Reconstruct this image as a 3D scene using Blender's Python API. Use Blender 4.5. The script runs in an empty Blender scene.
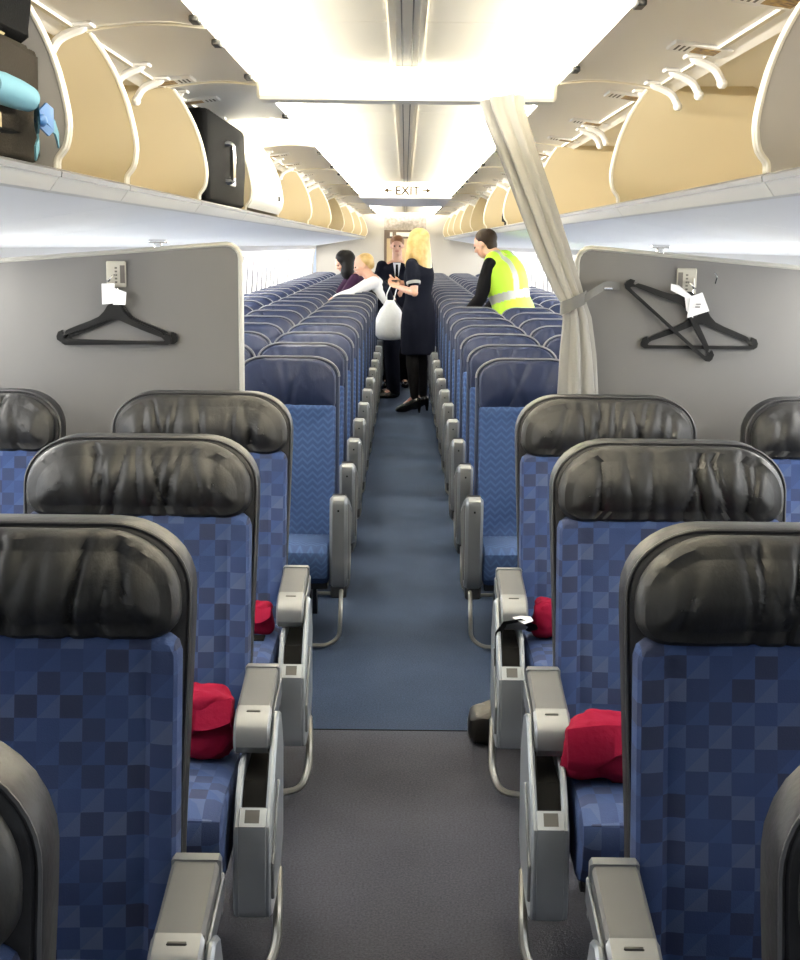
import bpy, bmesh, math, random
from mathutils import Vector, Matrix, noise
random.seed(7)
PI = math.pi
SC = bpy.context.scene
COL = SC.collection

# ------------------------------------------------------------------ materials
def mat(name, col, rough=.5, metal=0., bump=None, var=None, emit=None, spec=None, sheen=0., coat=0., sss=0.):
    m = bpy.data.materials.new(name); m.use_nodes = True
    nt = m.node_tree; b = nt.nodes['Principled BSDF']
    b.inputs['Base Color'].default_value = (*col, 1)
    b.inputs['Roughness'].default_value = rough
    b.inputs['Metallic'].default_value = metal
    if spec is not None: b.inputs['Specular IOR Level'].default_value = spec
    if sheen: b.inputs['Sheen Weight'].default_value = sheen
    if coat: b.inputs['Coat Weight'].default_value = coat
    if sss:
        b.inputs['Subsurface Weight'].default_value = sss
        b.inputs['Subsurface Radius'].default_value = (.01, .004, .002)
    if emit:
        b.inputs['Emission Color'].default_value = (*emit[0], 1)
        b.inputs['Emission Strength'].default_value = emit[1]
    tc = None
    if bump or var:
        tc = nt.nodes.new('ShaderNodeTexCoord')
    if bump:                       # (scale, strength, stretch xyz)
        mp = nt.nodes.new('ShaderNodeMapping'); nt.links.new(tc.outputs['Object'], mp.inputs[0])
        mp.inputs['Scale'].default_value = bump[2] if len(bump) > 2 else (1, 1, 1)
        n = nt.nodes.new('ShaderNodeTexNoise'); n.inputs['Scale'].default_value = bump[0]; n.inputs['Detail'].default_value = 5
        bp = nt.nodes.new('ShaderNodeBump'); bp.inputs['Strength'].default_value = bump[1]; bp.inputs['Distance'].default_value = .01
        nt.links.new(mp.outputs[0], n.inputs['Vector'])
        nt.links.new(n.outputs['Fac'], bp.inputs['Height']); nt.links.new(bp.outputs[0], b.inputs['Normal'])
    if var:                        # (scale, colour2)
        n = nt.nodes.new('ShaderNodeTexNoise'); n.inputs['Scale'].default_value = var[0]; n.inputs['Detail'].default_value = 6
        nt.links.new(tc.outputs['Object'], n.inputs['Vector'])
        r = nt.nodes.new('ShaderNodeValToRGB'); r.color_ramp.elements[0].position = .35; r.color_ramp.elements[1].position = .65
        r.color_ramp.elements[0].color = (*col, 1); r.color_ramp.elements[1].color = (*var[1], 1)
        nt.links.new(n.outputs['Fac'], r.inputs[0]); nt.links.new(r.outputs[0], b.inputs['Base Color'])
    return m

def nd(nt, t, **kw):
    n = nt.nodes.new(t)
    for k, v in kw.items(): setattr(n, k, v)
    return n
def mth(nt, op, a, b=None):
    n = nd(nt, 'ShaderNodeMath', operation=op)
    for i, v in enumerate((a, b)):
        if v is None: continue
        if isinstance(v, (int, float)): n.inputs[i].default_value = v
        else: nt.links.new(v, n.inputs[i])
    return n.outputs[0]

def fabric_uv(nt):                 # runs up the backrest and on over the cushion
    tc = nd(nt, 'ShaderNodeTexCoord'); s = nd(nt, 'ShaderNodeSeparateXYZ')
    nt.links.new(tc.outputs['Object'], s.inputs[0])
    return s.outputs[0], mth(nt, 'SUBTRACT', s.outputs[2], mth(nt, 'MINIMUM', mth(nt, 'ADD', s.outputs[1], .165), 0.))

def weave_bump(nt, b, strength=.25):
    tc = nd(nt, 'ShaderNodeTexCoord'); n = nd(nt, 'ShaderNodeTexNoise'); n.inputs['Scale'].default_value = 420
    nt.links.new(tc.outputs['Object'], n.inputs['Vector'])
    n2 = nd(nt, 'ShaderNodeTexNoise'); n2.inputs['Scale'].default_value = 9; nt.links.new(tc.outputs['Object'], n2.inputs['Vector'])
    h = mth(nt, 'ADD', mth(nt, 'MULTIPLY', n.outputs['Fac'], .3), mth(nt, 'MULTIPLY', n2.outputs['Fac'], 1.2))
    bp = nd(nt, 'ShaderNodeBump'); bp.inputs['Strength'].default_value = strength; bp.inputs['Distance'].default_value = .01
    nt.links.new(h, bp.inputs['Height']); nt.links.new(bp.outputs[0], b.inputs['Normal'])

def fabric_check():
    m = bpy.data.materials.new('checked_blue_fabric'); m.use_nodes = True
    nt = m.node_tree; b = nt.nodes['Principled BSDF']
    u, v = fabric_uv(nt); c = .0385
    us, vs = mth(nt, 'DIVIDE', u, c), mth(nt, 'DIVIDE', v, c)
    uf, vf = mth(nt, 'FLOOR', us), mth(nt, 'FLOOR', vs)
    cb = nd(nt, 'ShaderNodeCombineXYZ'); nt.links.new(uf, cb.inputs[0]); nt.links.new(vf, cb.inputs[1])
    wn = nd(nt, 'ShaderNodeTexWhiteNoise'); nt.links.new(cb.outputs[0], wn.inputs['Vector'])
    par = mth(nt, 'MODULO', mth(nt, 'ABSOLUTE', mth(nt, 'ADD', uf, vf)), 2.)
    tri = mth(nt, 'GREATER_THAN', mth(nt, 'FRACT', us), mth(nt, 'FRACT', vs))
    val = mth(nt, 'ADD', mth(nt, 'MULTIPLY', par, .34), mth(nt, 'MULTIPLY', wn.outputs['Value'], .46))
    val = mth(nt, 'ADD', val, mth(nt, 'MULTIPLY', mth(nt, 'MULTIPLY', tri, par), .16))
    r = nd(nt, 'ShaderNodeValToRGB'); e = r.color_ramp.elements
    e[0].position = .05; e[0].color = (.013, .021, .062, 1); e[1].position = .95; e[1].color = (.056, .078, .155, 1)
    k = e.new(.35); k.color = (.014, .033, .108, 1); k = e.new(.6); k.color = (.019, .045, .140, 1)
    nt.links.new(val, r.inputs[0]); nt.links.new(r.outputs[0], b.inputs['Base Color'])
    b.inputs['Roughness'].default_value = .85
    weave_bump(nt, b); return m

def fabric_zigzag():
    m = bpy.data.materials.new('zigzag_blue_fabric'); m.use_nodes = True
    nt = m.node_tree; b = nt.nodes['Principled BSDF']
    u, v = fabric_uv(nt)
    tri = mth(nt, 'ABSOLUTE', mth(nt, 'SUBTRACT', mth(nt, 'FRACT', mth(nt, 'DIVIDE', u, .045)), .5))
    w = mth(nt, 'FRACT', mth(nt, 'DIVIDE', mth(nt, 'ADD', v, mth(nt, 'MULTIPLY', tri, .045)), .030))
    r = nd(nt, 'ShaderNodeValToRGB'); e = r.color_ramp.elements; r.color_ramp.interpolation = 'EASE'
    e[0].position = .3; e[0].color = (.017, .044, .132, 1); e[1].position = .62; e[1].color = (.033, .078, .195, 1)
    k = e.new(.95); k.color = (.016, .042, .128, 1)
    nt.links.new(w, r.inputs[0]); nt.links.new(r.outputs[0], b.inputs['Base Color'])
    b.inputs['Roughness'].default_value = .85
    weave_bump(nt, b); return m

def carpet(name, c1, c2):
    m = bpy.data.materials.new(name); m.use_nodes = True
    nt = m.node_tree; b = nt.nodes['Principled BSDF']; tc = nd(nt, 'ShaderNodeTexCoord')
    n = nd(nt, 'ShaderNodeTexNoise'); n.inputs['Scale'].default_value = 160; n.inputs['Detail'].default_value = 8; n.inputs['Roughness'].default_value = .7
    n2 = nd(nt, 'ShaderNodeTexNoise'); n2.inputs['Scale'].default_value = 2.2; n2.inputs['Detail'].default_value = 4
    for k in (n, n2): nt.links.new(tc.outputs['Object'], k.inputs['Vector'])
    f = mth(nt, 'ADD', mth(nt, 'MULTIPLY', n.outputs['Fac'], .75), mth(nt, 'MULTIPLY', n2.outputs['Fac'], .25))
    r = nd(nt, 'ShaderNodeValToRGB'); e = r.color_ramp.elements
    e[0].position = .38; e[0].color = (*c1, 1); e[1].position = .62; e[1].color = (*c2, 1)
    nt.links.new(f, r.inputs[0]); nt.links.new(r.outputs[0], b.inputs['Base Color'])
    b.inputs['Roughness'].default_value = .95; b.inputs['Specular IOR Level'].default_value = .15
    bp = nd(nt, 'ShaderNodeBump'); bp.inputs['Strength'].default_value = .6; bp.inputs['Distance'].default_value = .006
    nt.links.new(n.outputs['Fac'], bp.inputs['Height']); nt.links.new(bp.outputs[0], b.inputs['Normal'])
    return m

M = dict(
    fc_fabric=fabric_check(), ec_fabric=fabric_zigzag(),
    black_leather=mat('black_leather', (.013, .0128, .0128), .50, bump=(26, .35, (1, 1, .5)), spec=.32),
    navy_leather=mat('navy_leather', (.0085, .0145, .042), .50, bump=(20, .45, (1, 1, .35)), spec=.22),
    shell=mat('charcoal_vinyl', (.016, .016, .018), .45, bump=(60, .12), spec=.25),
    ec_shell=mat('navy_vinyl', (.008, .013, .034), .5, spec=.2),
    piping=mat('grey_piping', (.16, .16, .175), .5), dark_piping=mat('dark_piping', (.03, .03, .032), .5),
    silver=mat('silver_plastic', (.16, .172, .188), .32, .35), console_silver=mat('console_silver', (.30, .325, .355), .35, .3), light_silver=mat('pale_silver', (.175, .183, .195), .28, .35),  # console copy of the silver brightened to make up for weak front light
    pad=mat('grey_armrest_vinyl', (.085, .087, .09), .55), dark=mat('dark_rubber', (.004, .004, .004), .7, spec=.08),
    steel=mat('brushed_steel', (.34, .33, .30), .32, .8), frame=mat('dark_frame', (.03, .03, .032), .5, .2),
    seam=mat('latch_grey', (.035, .035, .035), .4, .3),
    fc_carpet=carpet('grey_blue_carpet', (.020, .021, .029), (.056, .058, .075)),
    ec_carpet=carpet('blue_carpet', (.009, .016, .034), (.026, .042, .080)),
    strip=mat('seam_strip', (.006, .006, .007), .9, spec=0.),
    bulk=mat('grey_laminate', (.118, .115, .111), .55, bump=(300, .03)), bulktrim=mat('pale_trim', (.40, .39, .35), .35),
    white=mat('white_plastic', (.82, .81, .78), .4), wall=mat('sidewall_white', (.80, .80, .80), .5),
    rib=mat('panel_joint_grey', (.26, .26, .27), .6), psu=mat('service_panel_white', (.90, .91, .93), .4), rail=mat('rail_grey', (.72, .71, .68), .4), railgrey=mat('rail_line', (.13, .13, .14), .4),
    beige=mat('bin_beige', (.58, .49, .315), .5), binin=mat('bin_inner', (.72, .68, .58), .5), trim=mat('bin_trim', (.88, .83, .70), .35),
    bingrey=mat('bin_end_grey', (.46, .43, .39), .5),  # bin beige greyed: shading on the nearest end walls put into colour
    door_in=mat('bin_door_inner', (.88, .86, .81), .45), door_out=mat('bin_door_outer', (.86, .83, .74), .4),
    ceil=mat('ceiling_cream', (.86, .82, .70), .5), ceil2=mat('ceiling_strip', (.92, .89, .80), .45), ceilgrey=mat('ceiling_grey', (.86, .88, .92), .5),
    header=mat('header_white', (.86, .84, .76), .5),
    curtain=mat('curtain_cloth', (.25, .24, .22), .85, bump=(30, .2, (1, 1, .15)), sheen=.2),
    strap=mat('grey_strap', (.10, .098, .09), .7),
    red=mat('red_blanket', (.17, .004, .022), .9, bump=(22, .5), spec=.1),
    black_plastic=mat('black_plastic', (.009, .009, .009), .38, spec=.14), paper=mat('white_paper', (.86, .85, .86), .8), plate=mat('hook_plate', (.40, .38, .32), .4),
    ink=mat('printed_ink', (.10, .09, .08), .7), picture=mat('placard_picture', (.12, .07, .05), .6, var=(60, (.45, .30, .10))), placard=mat('placard_white', (.80, .79, .76), .5),
    bag=mat('black_nylon', (.006, .006, .006), .8, bump=(200, .2), spec=.03), bag2=mat('brown_nylon', (.022, .018, .013), .8, bump=(200, .2), spec=.05),
    aqua=mat('aqua_cloth', (.10, .25, .32), .8), blue=mat('blue_ribbon', (.03, .13, .33), .5), brass=mat('brass', (.65, .45, .18), .3, .9),
    tan=mat('tan_leather', (.42, .34, .17), .6), brown=mat('dark_brown_leather', (.008, .006, .005), .5), sign_ink=mat('sign_brown', (.035, .022, .008), .7, spec=.1), olive=mat('olive_leather', (.025, .019, .011), .6),
    skin=mat('skin', (.62, .36, .26), .5, sss=.1), lips=mat('lips', (.50, .22, .17), .5), eye=mat('eye', (.04, .03, .025), .2),
    blond=mat('blond_hair', (.46, .30, .10), .45, bump=(45, .7, (1, 1, .12)), var=(18, (.58, .42, .18))),
    auburn=mat('auburn_hair', (.22, .09, .03), .5, bump=(50, .6, (1, 1, .2))),
    black_hair=mat('black_hair', (.006, .005, .005), .45, spec=.12, bump=(50, .5, (1, 1, .2))), brown_hair=mat('brown_hair', (.018, .011, .007), .5, spec=.12, bump=(50, .6, (1, 1, .3))),
    navy=mat('navy_cloth', (.0035, .0045, .010), .9, bump=(14, .3), spec=.08), black_cloth=mat('black_cloth', (.003, .003, .004), .9, bump=(14, .3), spec=.08),
    white_cloth=mat('white_cloth', (.80, .80, .82), .8, bump=(12, .4)), purple=mat('dark_purple_cloth', (.035, .014, .035), .8, spec=.08),
    stocking=mat('black_stockings', (.004, .004, .005), .7, spec=.08), shoe=mat('black_shoe', (.006, .006, .006), .22),
    vest=mat('hi_vis_yellow', (.36, .60, .03), .7, bump=(10, .4)), reflective=mat('reflective_band', (.30, .31, .29), .4),
    plastic_bag=mat('white_poly_bag', (.80, .83, .84), .3, bump=(25, .9)),
    galley=mat('galley_tan', (.46, .34, .19), .5), galleydark=mat('galley_brown', (.07, .045, .03), .5), galleypanel=mat('galley_mottled', (.22, .19, .17), .5, var=(20, (.36, .33, .30))),
    backwall=mat('aft_wall', (.42, .40, .37), .6), chrome=mat('chrome', (.75, .75, .75), .15, 1.),
    pane=mat('daylight_pane', (.9, .95, 1.), .3, emit=((.86, .93, 1.), 14.0)),
)

# ------------------------------------------------------------------ mesh helpers
class MB:
    def __init__(self): self.v = []; self.f = []; self.mi = []
    def add(self, v, f, mi=0):
        o = len(self.v); self.v += [tuple(p) for p in v]; self.f += [tuple(i + o for i in q) for q in f]; self.mi += [mi] * len(f)
        return self
    def loft(self, rings, cap=True, closed=True, mi=0):
        n = len(rings[0]); v = [p for r in rings for p in r]; f = []
        for i in range(len(rings) - 1):
            for j in range(n if closed else n - 1):
                k = (j + 1) % n
                f.append((i * n + j, i * n + k, (i + 1) * n + k, (i + 1) * n + j))
        if cap and closed:
            f.append(tuple(range(n))[::-1]); f.append(tuple((len(rings) - 1) * n + j for j in range(n)))
        return self.add(v, f, mi)
    def box(self, x0, x1, y0, y1, z0, z1, b=0., mi=0):
        if x0 > x1: x0, x1 = x1, x0
        b = min(b, (x1 - x0) / 2.01, (y1 - y0) / 2.01, (z1 - z0) / 2.01)
        def ring(i, z):
            return [(x0 + i + max(b - i, 0), y0 + i, z), (x1 - i - max(b - i, 0), y0 + i, z), (x1 - i, y0 + i + max(b - i, 0), z), (x1 - i, y1 - i - max(b - i, 0), z),
                    (x1 - i - max(b - i, 0), y1 - i, z), (x0 + i + max(b - i, 0), y1 - i, z), (x0 + i, y1 - i - max(b - i, 0), z), (x0 + i, y0 + i + max(b - i, 0), z)]
        if b <= 0:
            return self.loft([[(x0, y0, z), (x1, y0, z), (x1, y1, z), (x0, y1, z)] for z in (z0, z1)], mi=mi)
        return self.loft([ring(b * .8, z0), ring(0, z0 + b), ring(0, z1 - b), ring(b * .8, z1)], mi=mi)
    def prism(self, poly, a, b, axis='x', bev=0., mi=0):
        """polygon of 2-D points swept along one axis from a to b, with softened rims"""
        def P(p, t): return (t, p[0], p[1]) if axis == 'x' else (p[0], t, p[1]) if axis == 'y' else (p[0], p[1], t)
        if a > b: a, b = b, a
        if bev <= 0: return self.loft([[P(p, a) for p in poly], [P(p, b) for p in poly]], mi=mi)
        q = inset(poly, bev)
        return self.loft([[P(p, a) for p in q], [P(p, a + bev) for p in poly], [P(p, b - bev) for p in poly], [P(p, b) for p in q]], mi=mi)
    def tube(self, path, r, n=8, mi=0, flat=1.):
        path = [Vector(p) for p in path]; rings = []; up = None
        for i, p in enumerate(path):
            d = (path[min(i + 1, len(path) - 1)] - path[max(i - 1, 0)]).normalized()
            if up is None:
                up = Vector((0, 0, 1)) if abs(d.z) < .9 else Vector((1, 0, 0))
            s = d.cross(up).normalized(); up = s.cross(d).normalized()
            rr = r[i] if isinstance(r, (list, tuple)) else r
            rings.append([p + (s * math.cos(2 * PI * k / n) + up * math.sin(2 * PI * k / n) * flat) * rr for k in range(n)])
        return self.loft(rings, mi=mi)
    def ball(self, c, r, seg=14, rot=None, mi=0):
        c = Vector(c); r = r if isinstance(r, (tuple, list)) else (r, r, r); rings = []
        nr = max(6, seg // 2 + 1)
        for i in range(1, nr):
            a = PI * i / nr
            ring = []
            for j in range(seg):
                t = 2 * PI * j / seg
                p = Vector((r[0] * math.sin(a) * math.cos(t), r[1] * math.sin(a) * math.sin(t), -r[2] * math.cos(a)))
                if rot: p = rot @ p
                ring.append(c + p)
            rings.append(ring)
        return self.loft(rings, mi=mi)
    def map(self, fn):
        self.v = [tuple(fn(Vector(p))) for p in self.v]; return self
    def build(self, name, m, parent=None, smooth=True, angle=35):
        me = bpy.data.meshes.new(name); me.from_pydata(self.v, [], self.f)
        for x in (m if isinstance(m, (list, tuple)) else [m]): me.materials.append(x)
        if len(me.materials) > 1: me.polygons.foreach_set('material_index', self.mi)
        bm = bmesh.new(); bm.from_mesh(me); bmesh.ops.recalc_face_normals(bm, faces=bm.faces)
        if smooth:
            ca = math.radians(angle)
            for f in bm.faces: f.smooth = True
            for e in bm.edges:
                if len(e.link_faces) == 2 and e.calc_face_angle(0) > ca: e.smooth = False
        bm.to_mesh(me); bm.free(); me.update()
        o = bpy.data.objects.new(name, me); COL.objects.link(o)
        if parent: o.parent = parent
        return o

def inset(poly, d):
    """shift a closed polygon inwards"""
    n = len(poly); A = sum(poly[i][0] * poly[(i + 1) % n][1] - poly[(i + 1) % n][0] * poly[i][1] for i in range(n))
    s = 1 if A > 0 else -1; out = []
    for i in range(n):
        p0, p1, p2 = Vector(poly[i - 1]), Vector(poly[i]), Vector(poly[(i + 1) % n])
        d1, d2 = (p1 - p0).normalized(), (p2 - p1).normalized()
        n1, n2 = Vector((-d1.y, d1.x)) * s, Vector((-d2.y, d2.x)) * s
        m = n1 + n2; m = m / max(m.length_squared / 2, .6) if m.length > 1e-6 else n1
        out.append(tuple(p1 + m * d))
    return out

def rrect(hw, z0, z1, rt, rb, n=9):
    """rounded outline in x,z with its own top and bottom corner radii (rx, rz)"""
    out = []
    for cx, cz, (rx, rz), a0 in ((hw, z1, rt, 0), (-hw, z1, rt, 90), (-hw, z0, rb, 180), (hw, z0, rb, 270)):
        sx = 1 if cx > 0 else -1; sz = 1 if cz == z1 else -1
        for i in range(n):
            a = math.radians(a0 + 90 * i / (n - 1))
            out.append((cx - sx * rx + rx * math.cos(a), cz - sz * rz + rz * math.sin(a)))
    return out

def resample(loop, n):
    """same closed outline with evenly spaced points"""
    L = [Vector(p) for p in loop]; m = len(L); d = [(L[(i + 1) % m] - L[i]).length for i in range(m)]; tot = sum(d); out = []
    i = 0; acc = 0
    for k in range(n):
        t = tot * k / n
        while acc + d[i] < t and i < m - 1: acc += d[i]; i += 1
        out.append(tuple(L[i].lerp(L[(i + 1) % m], (t - acc) / max(d[i], 1e-9))))
    return out

def pillow(hw, z0, z1, rt, rb, yb, yf, e, crown=.0, n=9, inner=(.12, .3, .5, .7, .88, .98), N=0):
    """upholstered pad: rounded outline in x,z, thick along y, domed towards -y"""
    def ring(i, y):
        f = lambda r: (max(r[0] - i, .004), max(r[1] - i, .004))
        o = rrect(hw - i, z0 + i, z1 - i, f(rt), f(rb), n)
        return [(x, y, z) for x, z in (resample(o, N) if N else o)]
    rs = [ring(e, yb), ring(e * .3, yb - e * .3), ring(0, yb - e), ring(0, yf + e), ring(e * .12, yf + e * .5), ring(e * .4, yf + e * .15), ring(e, yf)]
    hm = min(hw, (z1 - z0) / 2) - e
    for t in inner: rs.append(ring(e + t * hm * .98, yf - crown * (1 - (1 - t) ** 2)))
    rs.append(ring(e + hm * .9995, yf - crown))
    mb = MB().loft(rs, cap=False); mb.add(rs[0], [tuple(range(len(rs[0])))[::-1]]); return mb

def tag(o, label=None, cat=None, group=None, kind=None):
    if label: o['label'] = label
    if cat: o['category'] = cat
    if group: o['group'] = group
    if kind: o['kind'] = kind
    return o
def thing(name, label, cat, loc=(0, 0, 0), rz=0., group=None):
    o = bpy.data.objects.new(name, None); COL.objects.link(o); o.empty_display_size = .1
    o.location = loc; o.rotation_euler = (0, 0, rz)
    return tag(o, label, cat, group)
def struct(o): o['kind'] = 'structure'; return o
def copy_tree(o, parent=None):
    c = o.copy(); COL.objects.link(c); c.parent = parent
    for ch in KIDS.get(o.name, []): copy_tree(ch, c)
    return c
KIDS = {}
def register(o):
    for x in bpy.data.objects:
        if x.parent: KIDS.setdefault(x.parent.name, [])
    KIDS.clear()
    for x in bpy.data.objects:
        if x.parent: KIDS.setdefault(x.parent.name, []).append(x)

# ------------------------------------------------------------------ the shell of the cabin
Y_FRONT, Y_BACK = -2.4, 25.3
CEIL = 2.255
mb = MB(); mb.add([(-1.74, Y_FRONT, 0), (1.74, Y_FRONT, 0), (1.74, 4.235, 0), (-1.74, 4.235, 0)], [(0, 1, 2, 3)], 0)
mb.add([(-1.74, 4.235, 0), (1.74, 4.235, 0), (1.74, 4.247, 0), (-1.74, 4.247, 0)], [(0, 1, 2, 3)], 2)
mb.add([(-1.74, 4.247, 0), (1.74, 4.247, 0), (1.74, Y_BACK, 0), (-1.74, Y_BACK, 0)], [(0, 1, 2, 3)], 1)
mb.add([(-1.74, Y_FRONT, -.05), (1.74, Y_FRONT, -.05), (1.74, Y_BACK, -.05), (-1.74, Y_BACK, -.05)], [(0, 3, 2, 1)], 1)
struct(mb.build('floor', [M['fc_carpet'], M['ec_carpet'], M['strip']], smooth=False))

# ceiling: shallow vault with raised light coves at both sides
cp = [(-.98, 2.20), (-.96, 2.325), (-.75, 2.335), (-.55, 2.315), (-.40, 2.278), (-.26, CEIL), (.26, CEIL), (.40, 2.278), (.55, 2.315), (.75, 2.335), (.96, 2.325), (.98, 2.20)]
mb = MB(); ys = [Y_FRONT] + [i * 1.27 for i in range(-1, 20)] + [Y_BACK]
full = cp + [(x * 1.01, z + .02) for x, z in cp[::-1]]
for a, b in zip(ys[:-1], ys[1:]): mb.prism(full, a + .002, b - .002, 'y')
struct(mb.build('ceiling', M['ceil']))
mb = MB()
for x0, x1, z in ((-.052, -.036, .006), (.036, .052, .006), (-.018, -.014, .003), (.014, .018, .003)):
    mb.box(x0, x1, Y_FRONT, Y_BACK - .01, CEIL - z, CEIL + .002, mi=0 if z > .004 else 1)
mb.box(-.034, .034, Y_FRONT, Y_BACK - .01, CEIL - .002, CEIL + .001, mi=2)
tr = struct(mb.build('trim_1', [M['trim'], M['seam'], M['ceil2']], smooth=False))
mb = MB().box(-.525, .525, 4.70, 4.84, 2.137, 2.30, .012)
struct(mb.build('trim_2', M['header']))
mb = MB().box(-.46, .46, 13.2, 15.9, 2.10, 2.30, mi=0); mb.box(-.455, .455, 13.24, 15.86, 2.094, 2.10, mi=1)
struct(mb.build('trim_3', [M['header'], M['ceilgrey']], smooth=False))

# side walls with window openings
WP = [(1.62, 0), (1.70, .35), (1.755, .75), (1.765, 1.05), (1.745, 1.40), (1.70, 1.60), (1.675, 1.70)]
def wx(z):
    for (xa, za), (xb, zb) in zip(WP[:-1], WP[1:]):
        if za <= z <= zb: return xa + (xb - xa) * (z - za) / (zb - za)
    return 1.67
WIN0, WPITCH, WN = .10, .508, 49
for s, nm in ((-1, 'left'), (1, 'right')):
    mb = MB(); zs = [0, .35, .75, 1.05, 1.41, 1.60, 1.70]
    yy = [Y_FRONT, -1.75, -.85]
    cuts = []
    for i in range(WN):
        yc = WIN0 + i * WPITCH
        cuts.append((yc - .125, yc + .125)); yy += [yc - .125, yc + .125]
    yy.append(Y_BACK)
    for a, b in zip(yy[:-1], yy[1:]):
        for k in range(len(zs) - 1):
            if (a, b) in cuts and zs[k] == 1.05: continue
            if a == -1.75: continue            # unseen door opening beside the added front fill
            mb.add([(s * wx(zs[k]), a, zs[k]), (s * wx(zs[k]), b, zs[k]), (s * wx(zs[k + 1]), b, zs[k + 1]), (s * wx(zs[k + 1]), a, zs[k + 1])], [(0, 1, 2, 3)])
    # panel joints between windows: shallow ribs
    for i in range(0, WN):
        y = WIN0 + (i + .5) * WPITCH
        mb.tube([(s * (wx(z) - .002), y, z) for z in (.35, .75, 1.05, 1.22, 1.41, 1.52)], .014, 6, mi=1)
    o = struct(mb.build('wall_' + nm, [M['wall'], M['rib']]))
    # windows
    fr = MB(); outer = [(.14, -.20), (.14, .20), (-.14, .20), (-.14, -.20)]
    def rr(hw, hh, r, n=5): return rrect(hw, -hh, hh, (r, r), (r, r), n)
    def P(y, z, d): return (s * (wx(1.23 + z) + d), y, z)
    rings = [[P(y, z, -.004) for y, z in rr(.150, .200, .02)], [P(y, z, -.010) for y, z in rr(.142, .192, .02)],
             [P(y, z, -.004) for y, z in rr(.118, .170, .06)], [P(y, z, .045) for y, z in rr(.098, .145, .07)], [P(y, z, .055) for y, z in rr(.094, .140, .07)]]
    fr.loft(rings, cap=False)
    w0 = fr.build('window_1', M['white'])
    w0.location = (0, WIN0, 1.23); struct(w0)
    pn = MB().add([P(y, z, .05) for y, z in rr(.098, .145, .07)], [tuple(range(20))]).build('pane', M['pane'], w0)
    shade = MB().add([P(y, z, .047) for y, z in rr(.098, .145, .07)], [tuple(range(20))]).build('shade', M['white'])  # closed blinds added on unseen front windows to cut the light
    shade.parent = w0; pn.parent = None
    for i in range(1, WN):
        w = w0.copy(); COL.objects.link(w); w.location = (0, WIN0 + i * WPITCH, 1.23); w.name = 'window_%d' % (i + 1 + (WN if s > 0 else 0))
        p = (shade if WIN0 + i * WPITCH < 1.4 else pn).copy(); COL.objects.link(p); p.parent = w
    bpy.data.objects.remove(pn)
    if s > 0: w0.name = 'window_%d' % (WN + 1)
    # service panel under the bins
    a = (.772, 1.752); b = (1.668, 1.612)
    prof = [a, b, (b[0], b[1] + .02), (a[0], a[1] + .015)]
    mb = MB(); ys2 = [-2.3] + [.2 + 1.22 * i for i in range(21)]
    for y0, y1 in zip(ys2[:-1], ys2[1:]): mb.prism([(s * x, z) for x, z in prof], y0 + .002, y1 - .002, 'y', .002)
    k = struct(mb.build('trim_%d' % (4 if s < 0 else 5), M['psu'], smooth=False))

# aft wall, galley opening and door
mb = MB().box(-1.70, -.40, 25.3, 25.38, 0, 2.34); mb.box(.40, 1.70, 25.3, 25.38, 0, 2.34); mb.box(-.40, .40, 25.3, 25.38, 1.92, 2.34, mi=1)
struct(mb.build('wall_back', [M['backwall'], M['galleypanel']], smooth=False))
mb = MB().box(-.40, .40, 25.31, 25.37, 0, 1.92)
for x0, x1, z0, z1 in ((-.40, -.35, 0, 1.92), (.35, .40, 0, 1.92), (-.35, .35, 1.76, 1.92)): mb.box(x0, x1, 25.285, 25.31, z0, z1, mi=1)
for x0, x1 in ((-.29, -.24), (-.17, .10), (.17, .22)): mb.box(x0, x1, 25.278, 25.285, 1.80, 1.88, mi=2)
d1 = struct(mb.build('door_1', [M['galley'], M['galleydark'], M['rail']], smooth=False))
mb = MB().box(.27, .30, 25.25, 25.31, .98, 1.08, .006); mb.build('door_handle', M['chrome'], d1)
struct(MB().box(-1.7, 1.7, -2.48, -2.4, 0, 2.34).build('wall_front', M['backwall'], smooth=False))

# partitions behind the first cabin
def partition(s, xi, ztop, label):
    t = thing('partition', label, 'partition', (s * (xi + .55), 4.52, 0))
    ox = s * (xi + .55)
    zo = ztop - .085
    r = .045
    pts = [(s * xi, .0)] + [(s * (xi + r - r * math.cos(a)), ztop - r + r * math.sin(a)) for a in (0, .4, .8, 1.2, PI / 2)] + [(s * 1.655, zo), (s * 1.735, .80), (s * 1.60, 0.0)]
    pts = [(x - ox, z) for x, z in pts]
    MB().prism(pts, -.022, .022, 'y', .003).build('panel', M['bulk'], t)
    edge = [(x, 0, z) for x, z in pts[:-2]]
    MB().tube(edge, .027, 8, flat=.42).build('edge_trim', M['bulktrim'], t)
    mb = MB().box(s * -.27 - .012, s * -.27 + .012, -.012, .012, ztop - .03, ztop + .012, .004)
    mb.box(s * -.27 - .03, s * -.27 + .03, -.018, .018, ztop + .004, ztop + .016, .003)
    mb.build('ceiling_bracket', M['chrome'], t)
    return t
partition(-1, .565, 1.634, 'grey partition panel left of the aisle behind the black leather seats')
partition(1, .592, 1.634, 'grey partition panel right of the aisle next to the tied curtain')

# ------------------------------------------------------------------ first-cabin seats
def lean(k, z0): return lambda p: Vector((p.x, p.y + (p.z - z0) * k, p.z))
def bezier_round(path, n=5):
    """round the corners of a polyline"""
    P = [Vector(p) for p in path]; out = [P[0]]
    for i in range(1, len(P) - 1):
        a, b, c = P[i - 1], P[i], P[i + 1]
        d = min((a - b).length, (c - b).length) * .45
        p0 = b + (a - b).normalized() * d; p2 = b + (c - b).normalized() * d
        for j in range(n + 1):
            t = j / n; out.append(p0 * (1 - t) ** 2 + b * 2 * t * (1 - t) + p2 * t * t)
    out.append(P[-1]); return out

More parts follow.
